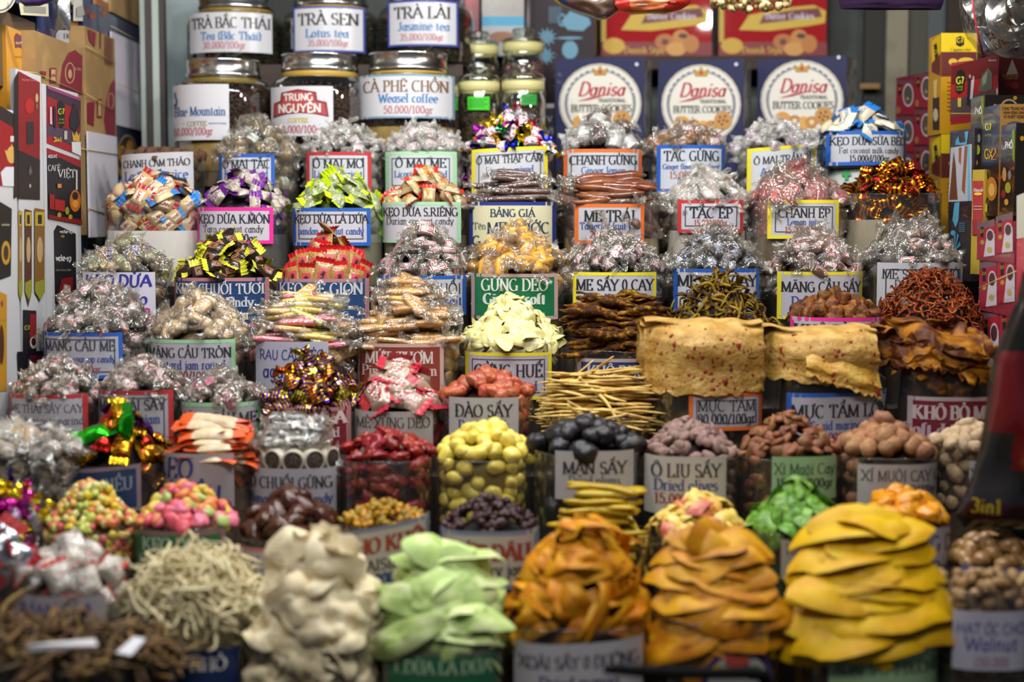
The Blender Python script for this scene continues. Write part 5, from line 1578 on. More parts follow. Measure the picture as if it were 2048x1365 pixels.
big_jar(472, 96, -34, 8, 22, 128, 4.52, 72, 'large tea jar at left of the upper row with white label', (393, 550, 24, 104, JB, None,
        [('t', '2a2a2e', 'TRÀ BẮC THÁI', 474, 45, 21, 'b', 148), ('t', '3a78b4', 'Tea (Bắc Thái)', 476, 71, 16, 'b', 112), ('t', 'b0565c', '30.000/100gr', 464, 90, 14, 's', 82)]), JT, '2a241c')
big_jar(662, 96, -38, 2, 16, 128, 4.52, 72, 'large tea jar in the middle of the upper row with blue-edged label', (598, 734, 12, 104, JB, '3c4a9a',
        [('t', '2a2a2e', 'TRÀ SEN', 666, 38, 23, 'b', 116), ('t', '3a78b4', 'Lotus tea', 664, 66, 17, 'b', 80), ('t', 'b0565c', '35.000/100gr', 666, 86, 13, 's', 76)]), JT, '2a241c')
big_jar(852, 96, -46, -6, 6, 128, 4.52, 72, 'large tea jar at right of the upper row with blue-edged label', (783, 917, 0, 92, JB, '3c4a9a',
        [('t', '2a2a2e', 'TRÀ LÀI', 850, 25, 23, 'b', 112), ('t', '3a78b4', 'Jasmine tea', 852, 52, 17, 'b', 96), ('t', 'b0565c', '35.000/100gr', 848, 74, 13, 's', 86)]), JT, '2a241c')


def small_jar(cx, hw, ytop, yseal, yb, Y, label, content, sticker=None):
    R = hw * Y / FPX
    f = Y - R
    zt, zs, zb = (at(cx, y, f).z for y in (ytop, yseal, yb))
    c = at(cx, yseal, Y)
    O = Vector((c.x, Y, zb))
    root = empty('apothecary_jar', O)
    tag(root, label, 'jar', 'small apothecary jars')
    H, S = zt - zb, zs - zb
    mb = MB()
    mb.lathe([(R * .92, 0), (R, .01), (R, S - .028), (R * .9, S - .012), (R * .88, S)], 32, GLASS)
    mb.obj('glass_body', root)
    mb = MB()
    mb.lathe([(R * .9, S - .002), (R * .97, S), (R * .97, S + .024), (R * .9, S + .027)], 32, mat('cfc98c', .45))
    mb.obj('seal_ring', root)
    mb = MB()
    s = S + .024
    h = H - s
    mb.lathe([(R * .98, s), (R * 1.02, s + .008), (R * .9, s + h * .34), (R * .5, s + h * .5), (R * .4, s + h * .58), (R * .52, s + h * .72), (R * .54, s + h * .86), (R * .46, s + h * .98), (0, s + h)], 32, clear('lid_glass', 'e8efe8', .12, .7, .05))
    mb.obj('glass_lid', root)
    bo = beans_mesh(R * .93, .003, S - .035, content, int(cx + ytop), .007, 420).obj('dried_herbs', None, True)
    bo.location = O
    tag(bo, 'dried herbs inside the ' + label.split(' with')[0], 'herbs', None, 'stuff')
    if sticker:
        def mp(px, py, off):
            a = math.asin(max(-.97, min(.97, (px - cx) / hw)))
            rr = R + .0015 + off
            return Vector((c.x + rr * math.sin(a), Y - rr * math.cos(a), at(cx, py, f).z))
        lb = MB()
        rect(lb, mp, *sticker[:4], mat(sticker[4], .35), 0, 8)
        for i in range(4):
            yy = sticker[2] + 5 + i * (sticker[3] - sticker[2] - 8) / 4
            rect(lb, mp, sticker[0] + 4, sticker[1] - 4 - 6 * (i % 2), yy, yy + 2, ink('1f7a2a'), .0005, 8)
        lb.obj('green_sticker', root, True, O)


hb1, hb2 = mat('5a4a36', .7, mix='33291f', mscale=70), mat('6a5440', .7, mix='8a4a5c', mscale=60)
shb = MB(); pz = at(960, 178, 4.42).z
shb.box((at(1003, 200, 4.5).x, 4.56, pz - .2), (.25, .16, .4), mat('3a2e24', .7))
tag(shb.obj('dark_riser', None, False), 'dark riser under the two rear apothecary jars', 'shelf')
small_jar(957, 41, 58, 106, 172, 4.56, 'small apothecary jar at rear left', hb1)
small_jar(1046, 42, 52, 100, 172, 4.56, 'small apothecary jar at rear right', hb2)
small_jar(958, 43, 124, 180, 330, 4.34, 'small apothecary jar at front left with bright green sticker', hb1, (937, 979, 193, 220, '3ec824'))
small_jar(1046, 44, 120, 178, 330, 4.34, 'small apothecary jar at front right with dark green sticker', hb1, (1042, 1072, 188, 210, '2f9a3c'))

# ------------------------------------------------------------------ blue cookie boxes
NAVY = mat('23264e', .5, spec=.2, coat=.8)
SIDE = mat('a4a6a8', .4, mix='6a6258', mscale=25, coat=.4)


def cookie_box(x1, x2, xs, yt1, yt2, Y1, Y2, label, t1):
    bx = obox('cookie_box', label, 'box', x1, Y1, x2, Y2, yt1, 345, .14, NAVY, SIDE, 'blue cookie boxes')
    cx = (x1 + x2) / 2 + 1
    w = (x2 - x1) / 2
    cy = (yt1 + yt2) / 2 + 92
    sh = [('e', 'd8d0b0', cx, cy, w * .93, 80), ('e', '6a6c74', cx, cy, w * .915, 78.5), ('e', 'd2d0c8', cx, cy, w * .9, 77), ('o', '7a7c84', cx, cy, w * .74, 64, 6), ('e', 'd8d6cc', cx, cy + 3, w * .74, 64)]
    for i in range(14):
        a = math.radians(20 + i * 10.8)
        sh.append(('e', 'd2d0c8', cx + w * .79 * math.cos(a), cy - 68 * math.sin(a), 2.2, 2.2))
    # crown
    sh += [('p', 'b08a30', [(cx - 12, cy - 56), (cx - 16, cy - 72), (cx - 6, cy - 66), (cx, cy - 77), (cx + 6, cy - 66), (cx + 16, cy - 72), (cx + 12, cy - 56)]), ('e', 'a83a3a', cx, cy - 63, 4, 4)]
    sh += [('t', 'b02a3a', 'Danisa', cx + 2, cy - 29, 27, 'i', w * 1.05), ('p', 'b02a3a', [(cx - 46, cy - 4), (cx - 20, cy - 12), (cx + 30, cy - 22), (cx - 18, cy - 8)]),
           ('t', '3a3c40', 'TRADITIONAL', cx + 24, cy - 6, 7, 'b', w * .62), ('t', '2c3430', 'BUTTER COOKIES', cx + 3, cy + 10, 15, 'b', w * 1.36)]
    for dx, dy, rx, ry, c in ((-38, 40, 17, 17, 'c99448'), (-14, 42, 13, 12, 'b07c3c'), (-14, 42, 5, 5, 'dcd0b4'), (4, 46, 11, 14, 'd0a058'), (20, 44, 13, 12, 'b8843e'), (20, 44, 5, 5, 'dcc8a0'), (44, 32, 18, 18, 'bc8a4a')):
        sh.append(('e', c, cx + dx, cy + dy, rx, ry))
    for dx, dy in ((38, 26), (48, 24), (52, 34), (42, 40), (45, 32), (36, 34)):
        sh.append(('e', '3a2a1c', cx + dx, cy + dy, 2.4, 2.4))
    sh.append(('e', 'b9bcc8', x2 - 14, yt2 + 17, 4, 4))
    deco(bx['mp'], sh, 'printed_face', bx['o'], bx['O'], .0006, .00012)
    tp = MB()
    return bx


cookie_box(1111, 1288, 1315, 118, 112, 4.50, 4.44, 'blue butter cookie box with oval emblem, leftmost of three', 0)
cookie_box(1316, 1487, 1512, 122, 112, 4.50, 4.43, 'blue butter cookie box with oval emblem, middle of three', 1)
cookie_box(1514, 1692, 1724, 119, 98, 4.52, 4.42, 'blue butter cookie box with oval emblem, rightmost of three', 2)
mb = MB(); zc = at(1400, 345, 4.45).z
mb.box((.55, 4.55, zc - .12), (1.0, .3, .24), mat('2a221c', .7))
tag(mb.obj('box_shelf', None, False), 'dark shelf under the three blue cookie boxes', 'shelf')

# red biscuit tins behind, standing on a shelf
GLOSSY = dict(rough=.6, spec=.1, coat=.6)
RT = mat('a3161d', **GLOSSY)
for i, (x0, x1, lb) in enumerate(((1202, 1424, 'red butter cookie tin with strong glare, left of two'), (1438, 1654, 'red butter cookie tin with yellow banner, right of two'))):
    bx = obox('biscuit_tin', lb, 'tin', x0, 4.88, x1, 4.85, -140, 112, .12, RT, mat('b04a48', .25), 'red biscuit tins')
    w = x1 - x0
    sh = [('r', 'b8a02c', x0, x0 + 10, -140, 112), ('r', '7c1420', x0, x1, 84, 112), ('p', 'c9a92c', [(x0 + 40, 60), (x0 + 60, 30), (x0 + 130, 16), (x0 + 190, 10), (x0 + 214, 22), (x0 + 212, 46), (x0 + 180, 52), (x0 + 100, 62)]),
          ('p', '6a1c24', [(x0 + 80, 48), (x0 + 90, 30), (x0 + 150, 20), (x0 + 200, 16), (x0 + 206, 34), (x0 + 150, 40)]), ('t', 'cfcad8', 'Butter Cookies', x0 + 142, 32, 13, 'b', 108), ('t', 'c2a42c', 'Danish Style', x0 + 88, 100, 13, 'b', 84)]
    for dx, dy, rx, ry, c in ((128, 84, 20, 16, 'b06a2c'), (160, 76, 17, 17, 'c08038'), (150, 98, 20, 14, 'cc9448'), (180, 88, 16, 18, 'b8742c'), (128, 84, 7, 6, '5a2414'), (164, 72, 9, 5, '3a1a14'), (26, 92, 22, 16, 'c8a02c')):
        sh.append(('e', c, x0 + dx, dy, rx, ry))
    deco(bx['mp'], sh, 'printed_face', bx['o'], bx['O'], .0006, .00015)
    # clear shrink film round the tin
mb = MB(); zt2 = at(1430, 114, 4.86).z
mb.box((.59, 4.92, zt2 - .02), (.78, .2, .04), mat('3a2a22', .7))
tag(mb.obj('tin_shelf', None, False), 'narrow shelf under the two red biscuit tins', 'shelf')

# dark gift box with pale blue palms and pots, and a grey one in front
bx = obox('gift_box', 'dark plum gift box printed with pale blue palms and teapots', 'box', 962, 4.80, 1190, 4.76, -120, 236, .1, mat('2c2028', .5, spec=.2, coat=1.0), mat('6a4a30', .4))
BL = '5c93ae'
sh = [('p', BL, [(1140, 22), (1178, 36), (1182, 48), (1166, 62), (1136, 60), (1122, 44)]), ('o', BL, 1124, 40, 5, 9, 4), ('e', BL, 1140, 100, 16, 18), ('e', '2c2028', 1140, 80, 10, 3), ('e', BL, 1140, 76, 26, 2.5)]
for cx, cy in ((1094, 74), (1090, 112)):
    for i in range(11):
        a = i * 2 * PI / 11 + .2
        sh.append(('p', BL, [(cx, cy), (cx + 11 * math.cos(a - .22), cy + 10 * math.sin(a - .22)), (cx + 22 * math.cos(a), cy + 20 * math.sin(a)), (cx + 11 * math.cos(a + .22), cy + 10 * math.sin(a + .22))]))
for i in range(8):
    sh.append(('r', '4a6a80', 1098 + i * 3.2, 1099.2 + i * 3.2, 14, 46))
    sh.append(('r', '4a6a80', 1098, 1124, 14 + i * 4.3, 15.2 + i * 4.3))
deco(bx['mp'], sh, 'printed_face', bx['o'], bx['O'], .0006, .0001)
bx = obox('chocolate_box', 'grey box with sky blue band behind the apothecary jars', 'box', 964, 4.70, 1048, 4.70, -120, 112, .05, mat('8a8684', .3, coat=.4))
deco(bx['mp'], [('r', '3f9cc4', 964, 1048, 33, 52), ('r', 'a4a8ae', 964, 1048, 52, 112), ('t', 'b9b6b4', 'CHOCOLATE', 1006, 16, 7, 'b', 56), ('e', '8a5638', 1004, 74, 26, 11), ('r', 'b0aeac', 1004, 1008, 4, 10)], 'printed_face', bx['o'], bx['O'])
mb = MB(); p = at(1030, 172, 4.74); mb.box((p.x, 4.75, at(1030, 240, 4.75).z - .09), (.36, .14, .2), mat('3a2e24', .7))
tag(mb.obj('back_ledge', None, False), 'dark ledge behind the apothecary jars', 'ledge')
p, q = at(930, 40, 4.78), at(958, 40, 4.78)
mb = MB(); mb.box(((p.x + q.x) / 2, 4.8, at(940, 30, 4.8).z), (q.x - p.x, .05, .12), mat('a3343a', .4))
o = mb.obj('red_carton', None, False); tag(o, 'narrow red carton in shadow between tea jar and grey box', 'carton')
bx = obox('black_packet', 'narrow black packet standing left of the first blue cookie box', 'packet', 1090, 4.52, 1110, 4.52, 206, 345, .05, mat('1a1c24', .25, coat=.5))
deco(bx['mp'], [('t', 'a8a8b4', 'VI', 1099, 262, 14, 'a'), ('t', 'a8a8b4', 'V', 1099, 238, 12, 'a'), ('r', '8a8a94', 1092, 1108, 208, 216)], 'lettering', bx['o'], bx['O'])


# ------------------------------------------------------------------ left side: boards and cartons
BRD = mat('c3c5ca', .3, spec=.4)


def board(px1, px2, yt, yb, name, label):
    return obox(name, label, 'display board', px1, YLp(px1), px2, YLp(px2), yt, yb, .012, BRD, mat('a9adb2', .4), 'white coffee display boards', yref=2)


b1 = board(-140, 37, 222, 838, 'display_board', 'white board of coffee pictures at the far left edge')
b2 = board(40, 90, 152, 846, 'display_board', 'narrow white board with a tall red coffee pack picture')
b3 = board(91.5, 163, 187, 846, 'display_board', 'white board with café việt and wake-up coffee pictures')


def pic(bd, name, sh):
    deco(bd['mp'], sh, name, bd['o'], bd['O'], .0008, .00018)


pic(b1, 'coffee_picture', [('p', '8c1216', [(-100, 190), (0, 216), (37, 238), (37, 375), (0, 372), (-100, 372)]), ('p', '241a1c', [(-100, 190), (0, 212), (37, 234), (37, 262), (0, 240), (-100, 220)]), ('e', 'c9a050', 22, 310, 10, 17), ('p', 'c9a050', [(8, 300), (14, 320), (30, 320), (36, 296), (28, 306), (22, 288), (16, 304)]),
                           ('p', 'cfcfd6', [(0, 345), (10, 334), (30, 334), (36, 350), (34, 374), (4, 372)]), ('r', 'c8bdb8', 19, 26, 272, 284)])
pic(b1, 'coffee_picture', [('p', '191614', [(-60, 396), (0, 404), (23, 418), (21, 552), (0, 560), (-60, 560)]), ('e', 'b48a28', 11, 506, 9, 24), ('e', '3a2a14', 11, 506, 5, 15), ('r', '8a8068', 2, 18, 448, 452)])
pic(b1, 'coffee_picture', [('p', 'b8861c', [(-60, 582), (0, 584), (13, 590), (13, 782), (-60, 790)]), ('r', 'a4761a', -60, 13, 640, 642), ('e', '4a2a16', 2, 690, 5, 40), ('p', '7a2a3a', [(0, 606), (5, 600), (4, 616)])])
pic(b2, 'coffee_picture', [('p', '1a1414', [(27, 158), (36, 142), (36, 392), (27, 398)]), ('p', '7c1218', [(36, 142), (79, 165), (79, 400), (36, 398)]), ('p', '1f1718', [(36, 300), (79, 320), (79, 400), (36, 398)]), ('t', 'c0908c', 'The No.1 Coffee', 58, 160, 6, 'a', 32),
                           ('e', 'a31a1a', 58, 212, 9, 16), ('r', '2a2224', 52, 66, 244, 288), ('e', 'b09a60', 72, 196, 3, 9), ('e', '6a5a3a', 72, 213, 2.5, 6), ('p', '55504a', [(58, 330), (63, 344), (58, 352), (55, 344)]), ('e', '9a8a80', 58, 372, 2.5, 4)])
sh = []
for i, (x, w, c) in enumerate(((36, 8, '8a6a28'), (48, 14, '4a2c18'), (67, 20, '7a5420'))):
    sh += [('p', c, [(x, 420 - i * 2), (x + w, 424 - i * 2), (x + w, 590 - i * 6), (x + w * .5, 604 + 10 * (i == 1)), (x, 588 - i * 6)]), ('r', 'b49a30', x + 1, x + w - 1, 424, 452), ('r', '2a1c10', x + w * .3, x + w * .7, 430, 448), ('e', 'b09468', x + w * .5, 500, w * .3, 26), ('p', '8a8a2a', [(x, 566), (x + w, 558), (x + w, 584), (x + w * .5, 600), (x, 584)])]
pic(b2, 'stick_pack_picture', sh)
pic(b2, 'coffee_picture', [('p', '1c1820', [(45, 620), (72, 622), (72, 706), (45, 704)]), ('p', '8c1a20', [(60, 628), (72, 629), (72, 700), (58, 690)]), ('e', 'd0ccc8', 66, 686, 7, 12), ('e', '3a1c14', 66, 684, 4.5, 8), ('t', 'b4b43a', 'G7', 53, 656, 8, 'k', 10),
                           ('p', '1a1622', [(33, 704), (88, 702), (84, 764), (36, 764)]), ('p', '6a1420', [(58, 712), (84, 710), (82, 760), (60, 760)]), ('t', 'b4b43a', 'G7', 45, 746, 10, 'k', 14)])
pic(b3, 'coffee_picture', [('p', '3a2434', [(92, 170), (161, 197), (160, 312), (93, 286)]), ('p', '8e1420', [(93, 192), (159, 222), (159, 262), (93, 250)]), ('p', '4a3a4c', [(93, 250), (159, 266), (159, 296), (93, 270)]), ('p', '9a1824', [(93, 270), (159, 298), (160, 312), (93, 286)]), ('p', '8a3a6a', [(92, 170), (161, 197), (161, 203), (95, 178)]),
                           ('p', '141414', [(113, 206), (121, 200), (128, 210), (128, 250), (121, 258), (115, 248)]), ('t', 'b8c02c', 'G7', 121, 223, 14, 'k', 12), ('t', 'b8c02c', 'CÀ PHÊ', 121, 239, 4, 'a', 11), ('t', 'b8c02c', 'THỨ THIỆT', 121, 246, 4, 'a', 12),
                           ('p', '1f2024', [(137, 236), (146, 206), (156, 224), (158, 250), (150, 262), (138, 256)]), ('p', 'c89a38', [(142, 264), (147, 272), (151, 262), (155, 272), (158, 264), (157, 284), (144, 282)]), ('p', 'cdd0d4', [(141, 284), (159, 284), (160, 312), (142, 304)]), ('r', 'b4aca0', 126, 132, 262, 279),
                           ('p', 'c4a8b0', [(97, 214), (101, 214), (102, 250), (97, 248)]), ('p', '241c34', [(105, 212), (109, 214), (110, 256), (104, 252)]), ('t', 'd8b83a', '3in1', 112, 279, 9, 'k', 16)])
pic(b3, 'coffee_picture', [('p', '17131a', [(93, 296), (161, 321), (162, 450), (95, 437)]), ('p', '8c141c', [(93, 296), (161, 321), (161, 336), (120, 316), (93, 310)]), ('t', 'd4d0cc', 'NESCAFÉ', 104, 313, 8, 'k', 18), ('t', 'd8d6d2', 'CAFÉ', 107, 336, 16, 's', 24), ('t', 'd8d6d2', 'VIỆT', 132, 347, 22, 's', 34),
                           ('e', 'b0631c', 149, 402, 11, 22), ('e', '2a1408', 149, 392, 6, 8), ('e', 'cf8a2c', 149, 408, 6, 8), ('r', 'c8c4c0', 150, 153, 340, 380), ('p', '9a1c1c', [(108, 398), (128, 402), (128, 424), (108, 420)]), ('p', '8c1a1a', [(97, 388), (107, 390), (107, 420), (97, 418)]), ('p', '7a1a18', [(95, 430), (162, 440), (162, 450), (95, 437)]),
                           ('e', '7a8a2a', 132, 422, 4, 8), ('e', 'a0862a', 116, 430, 4, 5), ('e', 'a0862a', 138, 434, 4, 5), ('r', 'c87a28', 112, 120, 368, 376)])
pic(b3, 'coffee_picture', [('p', '16141a', [(107, 462), (114, 450), (151, 468), (153, 630), (110, 630)]), ('t', 'c8c6c4', 'wake-up', 132, 463, 7, 'k', 26), ('t', 'e0dedc', 'wake-up', 126, 516, 17, 'k', 30), ('t', 'a09a98', 'cafe hương chồn', 126, 540, 6, 'a', 30), ('p', '8c141c', [(122, 558), (144, 554), (146, 600), (114, 600)]), ('e', '8a6a30', 124, 473, 4, 2.5)])

# cartons behind the boards
KR = mat('8f7248', .75, bump=.15, bscale=30, mix='a0804f', mscale=10)


def side_box(px1, px2, X, yt, yb, name, label, m, d=.2, cat='carton', group=None):
    return obox(name, label, cat, px1, X * FPX / (px1 - 1024), px2, X * FPX / (px2 - 1024), yt, yb, d, m, None, group, yref=2)


MR = '7c2232'
kb = side_box(74, 170, -1.08, 98, 470, 'kraft_carton', 'kraft carton with maroon print behind the café pictures', KR, .2)
deco(kb['mp'], [('p', MR, [(118, 176), (124, 130), (136, 106), (150, 100), (164, 112), (164, 190)]), ('o', 'b8986a', 139, 146, 8, 19, 2), ('e', 'b8986a', 139, 148, 4, 9), ('t', 'c0a070', 'Tài Đen', 153, 138, 8, 'b', 14), ('r', MR, 98, 111, 136, 166), ('r', 'b8986a', 100, 109, 139, 163), ('t', MR, 'VN', 104, 151, 7, 'k', 8), ('p', MR, [(76, 142), (90, 143), (88, 156)])], 'printed_face', kb['o'], kb['O'])
kb = side_box(172, 231, -1.085, 78, 282, 'kraft_carton', 'kraft carton with maroon print beside the white paper sheets', KR, .22)
deco(kb['mp'], [('p', MR, [(207, 240), (212, 200), (220, 170), (230, 156), (230, 276), (212, 270)]), ('o', 'b8986a', 221, 202, 5, 15, 1.5), ('r', MR, 193, 203, 198, 236), ('r', 'b8986a', 195, 201, 202, 232), ('p', MR, [(173, 205), (188, 204), (186, 252), (173, 246)]), ('p', MR, [(174, 58), (190, 66), (188, 94), (176, 80)]), ('r', MR, 198, 200, 60, 96),
                      ('r', MR, 208, 209.5, 70, 128), ('r', MR, 212, 213.5, 72, 130), ('r', MR, 216, 217.5, 74, 130), ('r', MR, 220, 221.5, 76, 132)], 'printed_face', kb['o'], kb['O'])
nv = side_box(172, 284, -1.11, 40, 500, 'cookie_carton', 'tall navy cookie carton with cookie picture behind the white paper sheets', mat('1f2350', .3, coat=.3), .2)
deco(nv['mp'], [('e', 'c2ae80', 254, 316, 21, 46), ('e', '3a2418', 254, 316, 19.5, 43.5), ('e', 'd2942c', 243, 308, 7, 17), ('e', 'd89c30', 259, 302, 8, 22), ('e', 'c88a28', 247, 345, 9, 14), ('e', 'd09430', 264, 338, 7, 16)] + [('e', '2a1c14', 240 + 4 * (i % 3), 300 + 7 * (i // 3), 1.2, 2.4) for i in range(7)], 'cookie_picture', nv['o'], nv['O'])
o = side_box(225, 284, -1.105, 90, 262, 'paper_sheets', 'stack of pinkish white paper sheets tied to the navy carton', mat('cfc9d6', .6, mix='d8d6de', mscale=6), .004, 'paper')
o = side_box(178, 236, -1.075, 274, 472, 'paper_sheets', 'wrinkled white paper sheet hanging low beside the carton', mat('c9c6d0', .6, bump=.6, bscale=14), .004, 'paper')
o = side_box(222, 286, -1.11, -60, 56, 'cardboard_flap', 'plain cardboard flap at the top beside the metal frame', KR, .01, 'cardboard')
pb = side_box(130, 221, -1.12, -60, 46, 'cookie_carton', 'navy carton with painted figures picture at the top left', mat('c2bfa8', .3, coat=.3), .2)
deco(pb['mp'], [('r', 'd4d2c8', 146, 214, -60, 42), ('r', '1f2350', 128, 139, -60, 46)] + [('e', '1f2350', 139, -20 + i * 14, 3, 4) for i in range(5)] + [('p', '9a5a24', [(180, 0), (200, -4), (216, 16), (206, 36), (200, 26), (208, 16), (194, 12)]), ('p', '8a3a24', [(162, 22), (176, 18), (178, 24), (164, 26)]), ('p', '9a4a28', [(174, 30), (188, 26), (190, 36), (178, 38)]), ('e', 'b08a68', 186, 4, 4, 5), ('p', 'a8a6a0', [(150, 14), (162, 10), (166, 30), (150, 34)])], 'printed_face', pb['o'], pb['O'])
nb = side_box(-40, 96, -1.1, -60, 33, 'cookie_carton', 'navy carton with pale oval corner at the upper left edge', mat('1f2350', .3, coat=.3), .2)
deco(nb['mp'], [('e', 'cfccb0', -2, -14, 34, 40), ('e', '6a6c74', -2, -14, 31, 37), ('e', 'd4d0b8', -2, -14, 27, 33), ('p', 'c9c4a4', [(36, 6), (95, 8), (96, 33), (40, 30)]), ('p', '8a8c80', [(44, 12), (90, 14), (90, 28), (46, 25)])], 'printed_face', nb['o'], nb['O'])
cbx = side_box(74, 172, -1.13, 40, 120, 'cookie_carton', 'navy film wrapped carton with cookie photo above the kraft carton', mat('2a3470', .2, coat=.6), .2)
deco(cbx['mp'], [('p', 'b8842c', [(126, 42), (172, 44), (172, 92), (150, 80)]), ('e', 'b8bac4', 132, 74, 22, 20), ('e', '1f2a5a', 160, 84, 8, 10), ('t', '5a5a4a', 'HO', 134, 72, 10, 'b', 16)], 'printed_face', cbx['o'], cbx['O'])
bb = side_box(-60, 72, -1.12, 46, 190, 'brown_carton', 'brown shadowed carton behind the orange coffee box', mat('5a4a36', .5), .1)
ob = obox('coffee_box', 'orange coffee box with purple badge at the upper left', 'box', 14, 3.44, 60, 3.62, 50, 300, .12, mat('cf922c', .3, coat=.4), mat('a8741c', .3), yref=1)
deco(ob['mp'], [('p', '6a3a4a', [(28, 74), (32, 66), (46, 74), (48, 100), (38, 94), (30, 96)]), ('t', 'd8c0a8', 'NGUYÊN', 38, 86, 6, 'k', 15), ('r', 'b87a20', 30, 50, 112, 114)], 'printed_face', ob['o'], ob['O'])
# silver coffee pack and purple ribbon at the very top left
mb = MB()
c = at(112, 14, 3.75)
mb.grid(lambda u, v: (c.x + (u - .5) * .05, 3.78 - .02 * math.sin(u * PI) * math.sin(v * PI), c.z + (v - .5) * .1 + .006 * noise.noise(Vector((u * 5, v * 5, 0)))), 10, 10, foil('a8acb0'))
mb.grid(lambda u, v: (c.x + (.5 - u) * .05, 3.78 + .005 * math.sin(u * PI), c.z + (v - .5) * .1), 4, 4, foil('a8acb0'))
tag(mb.obj('silver_pack', None), 'crumpled silver coffee pack squeezed between the top left cartons', 'packet')
mb = MB()
mb.tube([at(36, -6, 3.4), at(52, 4, 3.4), at(78, 4, 3.4), at(104, -4, 3.4), at(120, -14, 3.4)], [.006, .012, .011, .007, .004], 8, mat('2a124a', .35), .8)
tag(mb.obj('purple_balloon', None), 'dark purple rubbery thing hanging at the upper left corner', 'balloon')

# yellow strings tying the cartons
STR = mat('b8a060', .6)
for k, (pts, lb) in enumerate((([(46, 143), (72, 146), (172, 190)], 'yellow string across the kraft carton behind the boards'), ([(172, 92), (200, 108), (231, 128)], 'upper yellow string on the second kraft carton'), ([(172, 188), (231, 222)], 'lower yellow string on the second kraft carton'),
                               ([(231, 164), (284, 190)], 'yellow string across the white paper sheets'), ([(160, 297), (236, 310)], 'short yellow string above the wrinkled paper'), ([(222, 52), (284, 86)], 'yellow string below the cardboard flap'), ([(176, 416), (212, 428)], 'short yellow string low on the wrinkled paper'))):
    mb = MB()
    P = []
    for x, y in pts:
        d = ray(x, y)
        P.append(EYE + d * (-1.068 / d.x))
    mb.tube(P, .0012, 5, STR)
    tag(mb.obj('yellow_string', None), lb, 'string', 'strings round the left cartons')

# ------------------------------------------------------------------ right side: coffee boxes
GLD = mat('bd8a1c', .3, coat=.4)


def cup_tile(x0, x1, y0, y1, s=1.0):
    w, h = x1 - x0, y1 - y0
    cx, cy = x0 + w * .66, y0 + h * .42
    return [('r', '7e1c2c', x0, x1, y0, y1), ('r', '5c3a44', x0, x1, y0, y0 + h * .1), ('e', 'b9aab0', cx, cy, w * .3, h * .33), ('e', '4a4440', cx, cy, w * .25, h * .28), ('e', '8a7a50', cx - 1, cy + h * .1, w * .08, h * .05), ('r', '1c1612', x0 + w * .12, x0 + w * .27, y0 + h * .12, y0 + h * .4),
            ('t', 'a8a030', 'G7', x0 + w * .195, y0 + h * .24, h * .1, 'k', w * .13), ('e', '8a5a34', x0 + w * .12, y0 + h * .85, w * .12, h * .1), ('r', '4a1420', x0, x1, y1 - 2, y1)]


bl = obox('coffee_pack', 'film wrapped block of red coffee packs with round cups, behind the yellow box', 'coffee pack', 1791, 4.42, 1866, 4.2, 156, 350, .12, mat('6e2030', .25, coat=.5), yref=1)
sh = []
for i in range(2):
    for j in range(3):
        y0 = 157 + j * 74 - i * 14
        sh += cup_tile(1793 + i * 38, 1829 + i * 38, y0 + 4, y0 + 74)
deco(bl['mp'], sh, 'printed_face', bl['o'], bl['O'], .0006, .00006)
for k, (yt, yb, lb) in enumerate(((66, 268, 'tall yellow and brown coffee box, upper of two'), (269, 475, 'tall yellow and brown coffee box, lower of two'))):
    gx = obox('coffee_box', lb, 'box', 1882, 3.98, 1953, 3.98, yt, yb, .12, GLD, GLD, 'yellow coffee boxes')
    o_ = yt - 66
    deco(gx['mp'], [('r', 'd0b416', 1882, 1953, yt, yt + 38), ('r', '5c2420', 1882, 1953, yt + 38, yt + 87), ('p', '1c1a14', [(1912, yt + 10), (1920, yt + 6), (1928, yt + 10), (1928, yt + 24), (1920, yt + 28), (1912, yt + 24)]), ('t', 'd0c020', 'G7', 1920, yt + 15, 9, 'k', 13), ('t', '6a5a20', 'Cappuccino', 1920, yt + 33, 7, 'i', 42),
                      ('e', 'c2a83a', 1906, yt + 58, 9, 7), ('e', 'c2a83a', 1932, yt + 56, 16, 7), ('e', 'c2a83a', 1908, yt + 70, 4, 6)] + [('r', '7a5a18', 1894, 1910 - 3 * (i % 3), yt + 98 + i * 8, yt + 100 + i * 8) for i in range(8)], 'printed_face', gx['o'], gx['O'], .0006, .0001)
    ls = gx['lside']
    deco(ls, [('p', 'd0b416', [(1864, yt + 17), (1881, yt + 2), (1881, yt + 40), (1864, yt + 60)]), ('p', '5c2420', [(1864, yt + 62), (1881, yt + 42), (1881, yt + 86), (1864, yt + 78)]), ('p', '1c1a14', [(1868, yt + 24), (1874, yt + 20), (1877, yt + 44), (1871, yt + 54)]), ('t', 'd0c020', 'G7', 1872, yt + 38, 10, 'k', 7), ('p', '2a1a10', [(1866, yt + 130), (1879, yt + 128), (1879, yt + 194), (1866, yt + 194)]), ('e', 'b8aa90', 1872, yt + 164, 5, 13), ('p', 'c8b060', [(1868, yt + 96), (1876, yt + 92), (1874, yt + 130), (1869, yt + 130)])], 'printed_side', gx['o'], gx['O'], .0006, .0001)
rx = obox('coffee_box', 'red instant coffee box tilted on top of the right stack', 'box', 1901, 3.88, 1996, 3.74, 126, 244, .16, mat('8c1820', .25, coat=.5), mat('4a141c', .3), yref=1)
rm = rx['mp']
